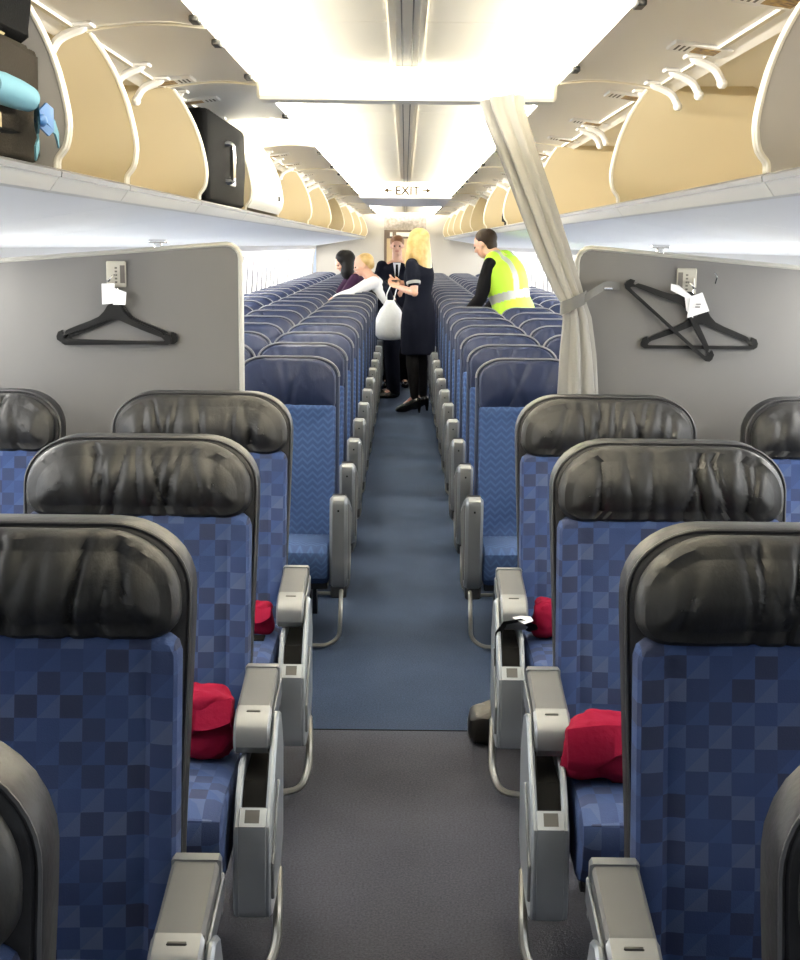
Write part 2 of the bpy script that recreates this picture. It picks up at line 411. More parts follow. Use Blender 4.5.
def fc_seat(Y, X, side, label, seed, arm=True):
    """side = +1: the aisle armrest is at +x"""
    rnd = random.Random(seed)
    t = thing('airplane_seat', label, 'seat', (X, Y, 0), 0, 'black leather and blue fabric seats in the front cabin')
    k = lean(.175, 1.18)
    hm = side
    def fx(mb): return mb.map(lambda p: Vector((p.x * hm, p.y, p.z)))
    # shell
    MB.build(fx(pillow(.290, .36, 1.164, (.140, .115), (.03, .03), .15, .055, .022, .0, 12, N=120).map(lambda p: Vector((p.x * (1 - .05 * min(1, max(0, (1.0 - p.z) / .4))), p.y, p.z))).map(k)), 'back_shell', M['shell'], t)
    o = rrect(.288, .36, 1.162, (.140, .115), (.03, .03), 12)
    ring = [Vector((x, .062, z)) for x, z in o if z > .40]
    ring += [Vector((q * .289 * (1 - .05 * min(1, max(0, (1.0 - z) / .4))), .062, z)) for q in (-1, 1) for z in (.95, .85, .7, .55, .42)]
    fx(MB().tube([k(v) for v in sorted_ring(ring)], .0035, 6)).build('piping', M['dark_piping'], t)
    # headrest with creases
    cr = [(rnd.uniform(-.2, .2), rnd.uniform(-.35, .35), rnd.uniform(.006, .016), rnd.uniform(.005, .013)) for _ in range(12)]
    seams = [-.085 + rnd.uniform(-.02, .02), .10 + rnd.uniform(-.02, .02)]
    mb = pillow(.277, .974, 1.158, (.140, .114), (.06, .05), .075, .006, .03, .026, 14, [i / 18 for i in range(1, 18)] + [.98], 150)
    def crease(p):
        if p.y > .03: return p
        d = 0
        for x0, sl, w, a in cr:
            q = (p.x - x0 - sl * (p.z - 1.07)) / w; d += a * math.exp(-q * q) * (1 if q < 0 else .8)
        for x0 in seams:
            q = (p.x - x0 - .12 * (p.z - 1.07)) / .007; d += .006 * math.exp(-q * q)
        f = min(1, max(0, (.035 - p.y) / .03))
        d += .005 * noise.noise((p.x * 14 + seed, p.z * 8, seed)) + .003 * noise.noise((p.x * 38 + seed, p.z * 14, seed))
        return Vector((p.x, p.y + d * f, p.z))
    # subdivide the front by doubling the outline points is enough for soft folds
    fx(mb.map(crease).map(k)).build('headrest', M['black_leather'], t)
    # fabric back
    mb = pillow(.279, .40, .985, (.03, .03), (.02, .03), .07, .018, .022, .0, 10, (.04, .09, .14, .19, .24, .3, .4, .55, .75, .98), 120)
    def bol(p):
        if p.y > .045: return p
        q = (abs(p.x) - .218) / .010
        b = -.016 * max(0, (abs(p.x) - .205) / .07) if abs(p.x) < .277 else 0
        lum = -.018 * math.exp(-((p.z - .62) / .14) ** 2) * math.exp(-(p.x / .17) ** 2)
        return Vector((p.x, p.y + .008 * math.exp(-q * q) + b + lum + .003 * noise.noise((p.x * 8, p.z * 6, seed)), p.z))
    fx(mb.map(bol).map(k)).build('back_cushion', M['fc_fabric'], t)
    # seat cushion : section in y,z lofted along x
    sec = [(-.10, .29), (-.10, .44), (-.16, .452), (-.30, .452), (-.44, .455), (-.505, .45), (-.545, .43), (-.558, .39), (-.545, .33), (-.52, .285), (-.48, .265)]
    rs = []
    for x, i in ((-.274, .02), (-.268, .006), (-.25, 0), (-.12, -.003), (0, -.004), (.12, -.003), (.25, 0), (.268, .006), (.274, .02)):
        rs.append([(x, y, z) for y, z in (inset(sec, i) if i else sec)])
    fx(MB().loft(rs)).build('seat_cushion', M['fc_fabric'], t)
    mb = MB().box(-.25, .25, -.46, -.04, .235, .275, .006); mb.tube([(-.25, -.40, .22), (.25, -.40, .22)], .018); mb.tube([(-.25, -.12, .22), (.25, -.12, .22)], .018)
    fx(mb).build('seat_frame', M['frame'], t)
    for x in (-.17, .17):
        poly = [(-.47, 0), (-.40, 0), (-.33, .19), (-.16, .19), (-.06, 0), (.02, 0), (-.08, .235), (-.44, .235)]
        fx(MB().prism(poly, x - .014, x + .014, 'x', .003)).build('leg', M['frame'], t)
    if arm:
        x0, x1 = .252, .331
        def fx(mb): return mb.map(lambda p: Vector(((p.x + .024) * hm, p.y, p.z)))
        fx(MB().prism([(-.118, .629), (-.290, .594), (-.290, .511), (-.2, .52), (-.118, .53)], x0, x1, 'x', .006)).build('armrest_pad', M['pad'], t)
        mb = MB().prism([(-.289, .596), (-.325, .583), (-.345, .568), (-.358, .545), (-.360, .522), (-.350, .505), (-.332, .498), (-.289, .506)], x0 - .002, x1 + .002, 'x', .006)
        mb.prism([(-.094, .632), (-.119, .632), (-.119, .525), (-.094, .525)], x0 - .002, x1 + .002, 'x', .005)
        for xx in (x0 - .003, x1 + .003):
            mb.prism([(-.10, .60), (-.28, .572), (-.28, .535), (-.10, .555)], xx - .003, xx + .003, 'x', .002)
        cap = fx(mb); cap.build('armrest_cap', M['light_silver'], t)
        c = (x0 + x1) / 2
        mb = MB().box(c - .016, c + .016, -.312, -.297, .5835, .5905, .002); fx(mb).build('armrest_latch', M['seam'], t)
        # console with the tray slot
        po = [(-.492, .392), (-.315, .572), (-.290, .583), (-.24, .565), (-.19, .46), (-.21, .25), (-.3, .172), (-.47, .175), (-.498, .185), (-.510, .21)]
        pi = [(-.492, .392), (-.392, .494), (-.23, .500), (-.19, .44), (-.21, .25), (-.3, .172), (-.47, .175), (-.498, .185), (-.510, .21)]
        mb = MB().prism(po, .334, .349, 'x', .005); mb.prism(pi, .266, .280, 'x', .004)
        mb.prism([(-.4925, .393), (-.462, .424), (-.447, .41), (-.44, .19), (-.47, .174), (-.498, .184), (-.511, .21)], .274, .340, 'x', .004)
        fx(mb).build('console', M['console_silver'], t)
        fx(MB().prism([(-.460, .395), (-.40, .462), (-.20, .470), (-.20, .2), (-.460, .2)], .280, .333, 'x').prism(inset(po, .012), .329, .3345, 'x')).build('tray_slot', M['dark'], t)  # solid near-black fill standing in for the slot's inner shadow
        fx(MB().prism([(-.497, .31), (-.36, .447), (-.353, .44), (-.492, .285), (-.495, .23), (-.502, .23)], .348, .356, 'x', .002)).build('console_trim', M['light_silver'], t)
        mb = MB().prism([(-.487, .399), (-.466, .4205), (-.463, .4175), (-.484, .396)], .290, .322, 'x'); fx(mb).build('console_label', M['seam'], t)
        path = bezier_round([(.345, -.30, .20), (.355, -.41, .165), (.356, -.455, .095), (.335, -.50, .05), (.26, -.52, .045), (-.27, -.52, .045), (-.27, -.38, .10)], 6)
        fx(MB().tube(path, .0105, 8)).build('leg_bar', M['steel'], t)
    else:
        fx(MB().tube(bezier_round([(.25, -.35, .2), (.25, -.50, .05), (-.25, -.50, .05), (-.25, -.35, .2)], 5), .0105, 8)).build('leg_bar', M['steel'], t)
    return t

def sorted_ring(pts):
    """order outline points left-bottom, over the top, to right-bottom"""
    def key(p):
        a = math.atan2(p.z - .75, p.x); a = a if a > -PI / 2 else a + 2 * PI
        return a
    return sorted(pts, key=key)

FC = {'A': 2.13, 'B': 3.135, 'C': 4.125, 'Z': 1.12}
words = {'A': 'second row', 'B': 'third row', 'C': 'rear row'}
seats = {}
sd = 1
for s, nm in ((-1, 'left'), (1, 'right')):
    seats['Z', s] = fc_seat(FC['Z'], -.632 if s < 0 else .655, -s, 'black headrest seat cut off by the lower %s corner of the picture' % nm, sd); sd += 1
    seats['A', s] = fc_seat(FC['A'], -.652 if s < 0 else .676, -s, 'large blue checked seat with black headrest, nearest whole one %s of the aisle' % nm, sd); sd += 1
    seats['B', s] = fc_seat(FC['B'], -.650 if s < 0 else .662, -s, 'blue checked seat with black headrest holding the large red blanket, %s of the aisle' % nm, sd); sd += 1
    seats['C', s] = fc_seat(FC['C'], -.650 if s < 0 else .657, -s, 'blue checked aisle seat with black headrest just before the %s partition' % nm, sd); sd += 1
    seats['C', 2 * s] = fc_seat(FC['C'], s * 1.397, -s, 'black headrest seat at the %s picture edge below the hanging coat hangers' % nm, sd, arm=False); sd += 1

# seat belts
C_ = seats['C', -1]
mb = MB().box(.03, .235, -.335, -.285, .453, .459, .002); mb.build('belt_webbing', M['bag'], C_)
mb = MB().box(.07, .13, -.345, -.29, .459, .472, .004, mi=0); mb.box(.135, .165, -.335, -.305, .459, .468, .003, mi=0); mb.build('belt_buckle', M['chrome'], C_)
C_ = seats['C', 1]
path = [(-.25, -.25, .47), (-.27, -.37, .525), (-.30, -.375, .54), (-.345, -.372, .53), (-.362, -.37, .50), (-.364, -.385, .42), (-.362, -.40, .34), (-.360, -.41, .30)]
MB().tube(path, .020, 6, flat=.2).build('belt_webbing', M['dark'], C_)
mb = MB().box(-.366, -.352, -.425, -.395, .275, .305, .004); mb.build('belt_tongue', M['chrome'], C_)
mb = MB(); mb.add([(-.325, -.378, .548), (-.29, -.40, .535), (-.262, -.385, .541), (-.27, -.372, .549), (-.30, -.375, .552)], [(0, 1, 2, 3, 4)])
mb.add([(-.325, -.377, .550), (-.29, -.399, .537), (-.262, -.384, .543), (-.27, -.371, .551), (-.30, -.374, .554)], [(4, 3, 2, 1, 0)])
pt = mb.build('paper_tag', M['paper']); pt.location = C_.location
tag(pt, 'small torn white paper tag under the armrest right of the aisle', 'tag')

# red blankets
def blanket(X, Y, z, sx, sy, sz, seed, label, rz=0.):
    rs = []; N = 60
    for i in range(30):
        a = PI * (i + .5) / 30; ring = []
        for j in range(N):
            b = 2 * PI * j / N
            c = lambda q: math.copysign(abs(q) ** .45, q)
            p = Vector((sx * c(math.sin(a)) * c(math.cos(b)), sy * c(math.sin(a)) * c(math.sin(b)), sz * -c(math.cos(a))))
            n = noise.noise((p.x * 11 + seed, p.y * 11, p.z * 15)) * .022 + (.5 - abs(noise.noise((p.x * 16 - p.z * 20, p.y * 16 + seed, p.z * 12)))) * .022 + (.5 - abs(noise.noise((p.x * 30 + p.z * 22, p.y * 20 + seed, p.z * 26)))) * .010 - .016
            p = p * (1 + n / max(p.length, .05))
            p.z = max(p.z, -sz)
            ring.append(p)
        rs.append(ring)
    # a folded-over flap
    mb = MB().loft(rs)
    fl = []
    for i in range(36):
        u = i / 35; yy = -sy * 1.04 - .008 * math.sin(u * 9); 
        fl.append([(-sx * .95 + u * sx * 1.9, yy, -sz * .1 + .02 * math.sin(u * 7 + seed)), (-sx * .95 + u * sx * 1.9, yy - .012, sz * .25 + .02 * math.sin(u * 5 + seed)),
                   (-sx * .95 + u * sx * 1.9, yy + .02, sz * .85 + .012 * math.sin(u * 6)), (-sx * .95 + u * sx * 1.9, yy + .05, sz * .6)])
    mb.loft(fl)
    o = mb.build('blanket', M['red'], angle=70); o.location = (X, Y, z + sz); o.rotation_euler.z = rz
    return tag(o, label, 'blanket', 'red blankets on the front cabin seats')
blanket(-.525, 2.90, .453, .145, .065, .088, 1.3, 'crumpled red blanket on the third seat left of the aisle')
blanket(.515, 2.80, .453, .150, .075, .072, 4.1, 'crumpled red blanket on the third seat right of the aisle, beside the armrest')
blanket(-.470, 3.90, .453, .075, .05, .050, 7.7, 'sliver of red blanket on the rear aisle seat left of the aisle')
blanket(.480, 3.88, .453, .075, .05, .058, 9.2, 'sliver of red blanket on the rear aisle seat right of the aisle')

# ------------------------------------------------------------------ economy seats
k = lean(.13, 1.15)
def ec_proto(side, arm):
    t = thing('airplane_seat', 'x', 'seat', (0, 0, 0), 0, 'blue economy seats behind the partitions')
    def fx(mb): return mb.map(lambda p: Vector((p.x * (side or 1), p.y, p.z)))
    fx(pillow(.226, .34, 1.150, (.125, .085), (.02, .02), .115, .045, .018, .0, 8).map(k)).build('back_shell', M['ec_shell'], t)
    ring = sorted_ring([Vector((x, .048, z)) for x, z in rrect(.226, .34, 1.150, (.125, .085), (.02, .02), 9) if z > .5])
    fx(MB().tube([k(v) for v in ring], .0045, 5)).build('piping', M['piping'], t)
    mb = pillow(.212, .930, 1.142, (.12, .085), (.02, .025), .06, .015, .02, .018, 9, (.1, .2, .3, .4, .5, .6, .7, .8, .9, .98), 90)
    rnd = random.Random(5 + side * 3 + arm); cr = [(rnd.uniform(-.17, .17), rnd.uniform(-.5, .5), rnd.uniform(.010, .02), rnd.uniform(.003, .008)) for _ in range(7)]
    def crease(p):
        if p.y > .03: return p
        d = sum(a * math.exp(-((p.x - x0 - sl * (p.z - 1.03)) / w) ** 2) for x0, sl, w, a in cr)
        return Vector((p.x, p.y + d, p.z))
    fx(mb.map(crease).map(k)).build('headrest', M['navy_leather'], t)
    mb = pillow(.212, .35, .945, (.02, .02), (.02, .03), .06, .022, .02, .0, 6, (.05, .12, .2, .3, .5, .8))
    def bol(p):
        if p.y > .04: return p
        return Vector((p.x, p.y - .018 * max(0, (abs(p.x) - .13) / .08) - .014 * math.exp(-((p.z - .6) / .13) ** 2), p.z))
    fx(mb.map(bol).map(k)).build('back_cushion', M['ec_fabric'], t)
    sec = [(-.07, .27), (-.07, .375), (-.2, .39), (-.40, .415), (-.465, .412), (-.50, .39), (-.508, .35), (-.49, .28), (-.45, .25)]
    rs = [[(x, y, z) for y, z in (inset(sec, i) if i else sec)] for x, i in ((-.21, .018), (-.203, .004), (-.19, 0), (0, -.003), (.19, 0), (.203, .004), (.21, .018))]
    fx(MB().loft(rs)).build('seat_cushion', M['ec_fabric'], t)
    mb = MB().box(-.20, .20, -.42, -.04, .215, .255, .005)
    fx(mb).build('seat_frame', M['frame'], t)
    for x in (-.12, .12):
        fx(MB().prism([(-.43, 0), (-.37, 0), (-.30, .18), (-.12, .18), (-.04, 0), (.02, 0), (-.07, .22), (-.40, .22)], x - .012, x + .012, 'x')).build('leg', M['frame'], t)
    if arm:
        poly = [(-.04, .50), (-.20, .555), (-.34, .600), (-.44, .622), (-.472, .622), (-.492, .610), (-.50, .59)] + [(-.50, .50), (-.50, .33), (-.492, .275), (-.465, .238), (-.42, .225), (-.33, .245), (-.22, .32), (-.14, .40), (-.06, .44), (-.04, .46)]
        mb = MB().prism(poly, .213, .286, 'x', .012); fx(mb).build('armrest', M['silver'], t)
        q = inset(poly, .035)
        mb = MB().prism(q, .283, .290, 'x', .003); mb.prism([(-.06, .50), (-.20, .562), (-.34, .607), (-.44, .629), (-.44, .61), (-.2, .54), (-.06, .48)], .222, .277, 'x', .004)
        fx(mb).build('armrest_panel', M['pad'], t)
        fx(MB().box(.246, .253, -.506, -.498, .565, .572)).build('recline_button', M['dark'], t)
        fx(MB().tube(bezier_round([(.26, -.30, .235), (.26, -.47, .225), (.262, -.545, .16), (.258, -.55, .05), (.21, -.56, .016), (-.1, -.56, .016)], 5), .009, 7)).build('leg_bar', M['steel'], t)
        fx(MB().box(.215, .28, -.46, -.20, .19, .245, .006)).build('armrest_foot', M['frame'], t)
    return t
protos = {(1, 1): ec_proto(1, 1), (-1, 1): ec_proto(-1, 1), (1, 0): ec_proto(1, 0)}
register(None)
ROW0, PITCH, NROW = 5.70, .81, 23
ordn = ['first', 'second', 'third', 'fourth', 'fifth', 'sixth', 'seventh', 'eighth', 'ninth', 'tenth', 'eleventh', 'twelfth', 'thirteenth', 'fourteenth', 'fifteenth',
        'sixteenth', 'seventeenth', 'eighteenth', 'nineteenth', 'twentieth', 'twenty-first', 'twenty-second', 'twenty-third', 'twenty-fourth']
# seats that stand wholly behind other things
HIDDEN = {(-1, 0, 'window'), (-1, 1, 'window'), (-1, 2, 'window'), (-1, 13, 'aisle'), (-1, 14, 'aisle'), (-1, 15, 'aisle'), (-1, 16, 'aisle'), (-1, 17, 'aisle'), (-1, 21, 'aisle'), (-1, 21, 'middle'), (1, 0, 'window'), (1, 1, 'window'), (1, 2, 'window'), (1, 14, 'window'), (1, 15, 'window')}
used = set()
for s, nm in ((-1, 'left'), (1, 'right')):
    for r in range(NROW):
        for col, x, what in (('aisle', .51, 'aisle seat'), ('middle', .975, 'middle seat'), ('window', 1.437, 'window seat')):
            if (s, r, col) in HIDDEN: continue
            key = (-s, 1) if col == 'aisle' else (1, 0)
            p = protos[key]
            if key in used: o = copy_tree(p)
            else: o = p; used.add(key)
            o.location = (s * x + (.036 if s > 0 else 0), ROW0 + PITCH * r, 0)
            if r == 0: o['label'] = 'blue economy %s in the first row %s of the aisle, beside the partition' % (what, nm)
            else: o['label'] = 'blue economy %s %s of the aisle, %s row behind the partition' % (what, nm, ordn[r])

# ------------------------------------------------------------------ overhead bins
EDGE = [(.750, 1.795), (.750, 1.815), (.729, 1.838), (.720, 1.885), (.726, 1.93), (.740, 1.996), (.764, 2.062), (.797, 2.125), (.834, 2.178)]
TOPL = [(.90, 2.196), (1.20, 2.20), (1.45, 2.08), (1.58, 1.90), (1.63, 1.74), (1.62, 1.69)]
DOOR_OPEN = [(.930, 2.172), (.88, 2.188), (.80, 2.202), (.70, 2.212), (.62, 2.212), (.535, 2.203)]
BINGRP = 'overhead bins along both sides of the cabin'
def strip(poly, th):
    """give an open 2-D line a thickness: closed polygon"""
    out = []; n = len(poly)
    for i in range(n):
        a, b = Vector(poly[max(i - 1, 0)]), Vector(poly[min(i + 1, n - 1)]); d = (b - a).normalized()
        out.append(tuple(Vector(poly[i]) + Vector((-d.y, d.x)) * th))
    return list(poly) + out[::-1]
def overhead_bin(s, y0, y1, closed, label, arms, plac, endmat='beige', far=False):
    yc = (y0 + y1) / 2
    t = thing('overhead_bin', label, 'overhead bin', (s * .75, yc, 1.78), 0, BINGRP)
    fx = lambda poly: [(s * x - s * .75, z - 1.78) for x, z in poly]
    def build(mb, n, m): return mb.map(lambda p: Vector((p.x, p.y - yc, p.z))).build(n, m, t)
    end = EDGE + TOPL + [(.772, 1.772)]
    for ya, yb in ((y0 + .004, y0 + .016), (y1 - .016, y1 - .004)):
        build(MB().prism(fx(end), ya, yb, 'y'), 'end_panel', M[endmat])
    if not closed:
        for y in (y0 + .012, y1 - .012):
            pth = [(s * (x - .75), y, z - 1.78) for x, z in EDGE]
            build(MB().tube(bezier_round(pth, 2), .0062, 7), 'edge_trim', M['trim'])
    build(MB().prism(fx(strip([(.772, 1.770), (1.62, 1.685)], -.010)), y0 + .016, y1 - .016, 'y'), 'bin_floor', M['beige'])
    build(MB().prism(fx(strip([(.86, 2.190), (.90, 2.198), (1.20, 2.20), (1.45, 2.08), (1.58, 1.90), (1.62, 1.72)], -.008)), y0 + .016, y1 - .016, 'y'), 'bin_back', M['binin'])
    build(MB().prism(fx([(.752, 1.795), (.745, 1.790), (.748, 1.775), (.768, 1.748), (.785, 1.745), (.79, 1.775), (.78, 1.795)]), y0 + .003, y1 - .003, 'y', .002), 'front_rail', M['rail'])
    build(MB().prism(fx([(.748, 1.794), (.740, 1.788), (.742, 1.776), (.76, 1.780)]), y0 + .003, y1 - .003, 'y'), 'rail_line', M['railgrey'])
    # valance between the bin and the light cove
    build(MB().prism(fx(strip([(.845, 2.196), (.76, 2.218), (.70, 2.236), (.665, 2.240)], -.006)), y0 + .003, y1 - .003, 'y'), 'top_valance', M['door_out'])
    if closed:
        pr = [(.742, 1.806), (.722, 1.835), (.712, 1.885), (.718, 1.935), (.732, 2.0), (.757, 2.068), (.790, 2.132), (.836, 2.190)]
        d = build(MB().prism(fx(strip(pr, -.012)), y0 + .012, y1 - .012, 'y', .003), 'door', M['door_out'])
        MB().box(s * (.708 - .75) - .006, s * (.708 - .75) + .006, y1 - yc - .34, y1 - yc - .30, 1.875 - 1.78, 1.90 - 1.78, .003).build('handle', M['seam'], d)
    else:
        d = build(MB().prism(fx(strip(DOOR_OPEN, -.010)), y0 + .006, y1 - .006, 'y', .002), 'door', M['door_in'])
        for y in (y0 + .02, ):   # raised rim along the door's edge
            pth = [(s * (x - .75), y - yc, z - 1.78 - .003) for x, z in DOOR_OPEN]
            MB().tube(bezier_round(pth, 2), .004, 6).build('door_rim', M['trim'], d)
        for a in (arms if y1 < 12 else ()):
            y = y0 + (y1 - y0) * a - yc
            g = [(.835, 2.196), (.84, 2.182), (.87, 2.172), (.905, 2.155), (.925, 2.118)]
            mb = MB().tube(bezier_round([(s * (x - .75), y, z - 1.78) for x, z in g], 3), .013, 8)
            mb.box(s * .06, s * .15, y - .026, y + .026, 2.185 - 1.78, 2.198 - 1.78, .004)
            mb.ball((s * .175, y, 2.115 - 1.78), (.016, .022, .016), 10)
            mb.build('hinge_arm', M['white'], d)
        if y1 > 12:
            for a in arms:
                y = y0 + (y1 - y0) * a - yc
                MB().tube([(s * .05, y, .40), (s * .12, y, .372), (s * .175, y, .33)], .02, 6).build('hinge_arm', M['white'], d)
        for a in (.2, .8):
            y = y0 + (y1 - y0) * a - yc
            MB().box(s * -.213 - .012, s * -.213 + .012, y - .03, y + .03, 2.186 - 1.78, 2.202 - 1.78, .003).build('latch', M['seam'], d)
        for a, w in plac:
            y = y0 + (y1 - y0) * a - yc
            zz = lambda x: 2.2025 - 1.78 - max(0, x + .75 - .75) * .14 - .004
            mb = MB()
            def quad(xa, xb, ya, yb, dz, mi):
                v = [(s * xa, y + ya, zz(xa) + dz), (s * xb, y + ya, zz(xb) + dz), (s * xb, y + yb, zz(xb) + dz), (s * xa, y + yb, zz(xa) + dz)]
                v2 = [(p[0], p[1], p[2] + .012) for p in v]
                mb.loft([v, v2], mi=mi)
            quad(-.005, .155, -w, w, 0, 0); quad(.055, .125, -w * .65, w * .65, -.0012, 1)
            for q in (.008, .022, .036): quad(q, q + .006, -w * .6, w * .6, -.0012, 2)
            mb.build('placard', [M['placard'], M['picture'], M['ink']], d, smooth=False)
    return t
LB = [1.55, 2.87, 3.58, 4.83, 6.24, 7.78, 10.2, 12.85, 15.6, 18.6, 21.9, 25.2]
RB = [1.40, 2.775, 4.69, 7.44, 9.76, 12.2, 14.7, 17.3, 19.9, 22.5, 25.2]
llab = ['open bin at the upper left corner stuffed with dark bags and a blue ribbon', 'narrow open beige bin on the left next to the bin with the blue ribbon',
        'empty open beige bin on the left before the bin with the dark suitcase', 'open bin on the left holding a single dark suitcase', 'only closed white bin door, left side after the dark suitcase',
        'open bin on the left right behind the closed white door']
rlab = ['open bin at the upper right edge with a grey shaded end wall', 'large empty open beige bin on the right above the right partition', 'open beige bin on the right partly behind the slanting curtain',
        'open bin on the right first beyond the slanting curtain', 'open bin on the right holding a small black bag, above the yellow vest']
for i in range(len(LB) - 1):
    lab = llab[i] if i < len(llab) else 'open bin far down the left side, %s one behind the closed white door' % ordn[i - 4]
    arms = [(.8,), (.9,), (.55, .82), (.12, .85), (), (.15, .45, .85)][i] if i < 6 else (.1, .3, .55, .8)
    plac = [((.2, .05),), (), ((.9, .07),), ((.35, .06),), (), ((.3, .06), (.7, .06))][i] if i < 6 else ((.25, .06), (.75, .06))
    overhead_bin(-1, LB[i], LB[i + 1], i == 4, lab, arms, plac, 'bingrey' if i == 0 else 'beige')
for i in range(len(RB) - 1):
    lab = rlab[i] if i < len(rlab) else 'open bin far down the right side, %s one behind the bin with the black bag' % ordn[i - 5]
    arms = [(.5,), (.62, .78, .95), (.05, .55, .62), (.2, .5, .8), (.2, .5, .8)][i] if i < 5 else (.1, .35, .6, .85)
    plac = [((.99, .0),)[:0], ((.15, .085), (.55, .07)), ((.12, .08), (.5, .07), (.85, .06)), ((.3, .06), (.7, .06)), ((.3, .06), (.7, .06))][i] if i < 5 else ((.25, .06), (.75, .06))
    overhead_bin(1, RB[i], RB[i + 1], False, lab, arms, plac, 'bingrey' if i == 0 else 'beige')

# luggage in the bins ------------------------------------------------
def softbox(mb, c, h, r=.45, n=22, m=11, seed=0, amp=.006, mi=0):
    rs = []
    q = lambda v: math.copysign(abs(v) ** r, v)
    for i in range(m):
        a = PI * (i + .5) / m
        rs.append([Vector(c) + Vector((h[0] * q(math.sin(a)) * q(math.cos(2 * PI * j / n)), h[1] * q(math.sin(a)) * q(math.sin(2 * PI * j / n)), -h[2] * q(math.cos(a))))
                   + Vector((noise.noise((i * .9, j * .7, seed)) * amp,) * 3) for j in range(n)])
    return mb.loft(rs, mi=mi)
# near left bin: suitcase with aqua handle wrap and ribbon bow
t = thing('suitcase', 'brown black soft suitcase with aqua wrapped handle and blue ribbon in the upper left bin', 'suitcase', (-.965, 2.50, 1.795))
softbox(MB(), (.0, .02, .12), (.20, .32, .118), .14, seed=3, n=40).build('body', M['bag2'], t)
mb = MB().tube(bezier_round([(.19, -.16, .118), (.225, -.13, .118), (.225, .14, .118), (.19, .17, .118)], 4), .013, 8); mb.build('handle', M['bag'], t)
mb = MB().tube([(.224, -.12, .119), (.226, -.04, .119), (.226, .05, .119), (.224, .13, .119)], [.026, .029, .028, .025], 20); mb.build('handle_wrap', M['aqua'], t)
mb = MB()
def ribbon(pts, w, mi=0):
    rs = []
    for (x, y, z), ww in zip(pts, w):
        z = z - .03; y = y + .04; x = x + .004
        rs.append([(x - .002, y, z - ww), (x + .002, y, z - ww), (x + .002, y, z + ww), (x - .002, y, z + ww)])
    mb.loft(rs, mi=mi)
ribbon([(.222, .13, .115), (.236, .10, .135), (.242, .085, .118), (.236, .10, .10), (.226, .13, .112)], [.008, .018, .020, .016, .008], 1)
ribbon([(.222, .13, .115), (.238, .155, .128), (.242, .190, .118), (.238, .165, .100), (.228, .135, .108)], [.008, .020, .022, .016, .008], 0)
ribbon([(.226, .135, .112), (.236, .175, .112), (.238, .215, .106), (.237, .235, .092), (.236, .25, .082)], [.008, .013, .014, .013, .016], 1)
ribbon([(.222, .13, .11), (.230, .118, .09), (.234, .105, .065), (.232, .088, .045)], [.010, .013, .012, .014], 1)
mb.ball((.236, .175, .082), (.014, .018, .014), 10, mi=0)
mb.build('ribbon', [M['blue'], M['aqua']], t)
MB().box(.196, .206, -.2, .02, .045, .085, .004).build('side_pocket', M['tan'], t)
MB().tube([(.19, -.24, .06), (.203, 0, .05), (.19, .24, .06)], .006, 6).build('zipper', M['bag'], t)
t = thing('backpack', 'black backpack with metal buckles lying on top of the brown suitcase, upper left bin', 'bag', (-1.0, 2.46, 2.036))
softbox(MB(), (.01, .01, .073), (.22, .35, .070), .16, seed=8, amp=.010, n=40).build('body', M['bag'], t)
MB().box(.197, .213, .12, .20, .0, .075, .004).build('strap', M['tan'], t)
mb = MB()
for i in range(3): mb.ball((.213, .045, .0 + .018 * i), (.006, .008, .007), 8)
mb.build('studs', M['brass'], t)
MB().tube(bezier_round([(.15, -.2, .03), (.22, -.05, .02), (.225, .1, .0), (.19, .22, .02)], 4), .012, 6, flat=.5).build('shoulder_strap', M['bag'], t)
# dark suitcase in the fourth left bin
t = thing('suitcase', 'black suitcase with a silver handle standing in the fourth left bin', 'suitcase', (-.96, 5.60, 1.79))
softbox(MB(), (.008, .02, .18), (.21, .60, .178), .14, seed=5, n=40).build('body', M['bag'], t)
MB().tube(bezier_round([(.21, -.10, .10), (.246, -.09, .10), (.246, -.09, .25), (.21, -.10, .25)], 4), .012, 8).build('carry_handle', M['chrome'], t)
MB().box(.214, .226, .02, .16, .09, .13, .004).build('handle_grip', M['rail'], t)
mb = MB().tube([(.19, -.22, .29), (.205, 0, .30), (.19, .22, .29)], .007, 6); mb.build('zipper', M['steel'], t)
MB().box(.19, .2, -.21, -.15, .03, .29, .004).build('side_panel', M['frame'], t)
t = tag(softbox(MB(), (0, 0, .085), (.10, .22, .085), .6, seed=2, amp=.02).build('bag', M['bag']), 'small black bag lying in the right bin above the yellow vest', 'bag'); t.location = (.90, 10.9, 1.80)

# ------------------------------------------------------------------ exit sign, curtain, hangers
t = thing('exit_sign', 'exit sign with two arrows on the white ceiling header', 'sign', (.018, 13.195, 2.165))
MB().box(-.25, .25, -.004, .004, -.05, .07, .003).build('plate', M['header'], t)
cu = bpy.data.curves.new('letters', 'FONT'); cu.body = 'EXIT'; cu.size = .118; cu.align_x = 'CENTER'; cu.extrude = .002; cu.offset = .002
ob = bpy.data.objects.new('letters', cu); COL.objects.link(ob)
dg = bpy.context.evaluated_depsgraph_get(); me = bpy.data.meshes.new_from_object(ob.evaluated_get(dg)); bpy.data.objects.remove(ob)
o = bpy.data.objects.new('letters', me); COL.objects.link(o); o.parent = t; o.rotation_euler = (PI / 2, 0, 0); o.location = (0, -.006, -.034)
me.materials.clear(); me.materials.append(M['sign_ink'])
for sg in (-1, 1):
    mb = MB().box(sg * .15, sg * .20, -.0065, -.004, .001, .013); mb.prism([(sg * .19, -.017), (sg * .235, .007), (sg * .19, .031)], -.0065, -.004, 'y')
    mb.build('arrow', M['sign_ink'], t, smooth=False)

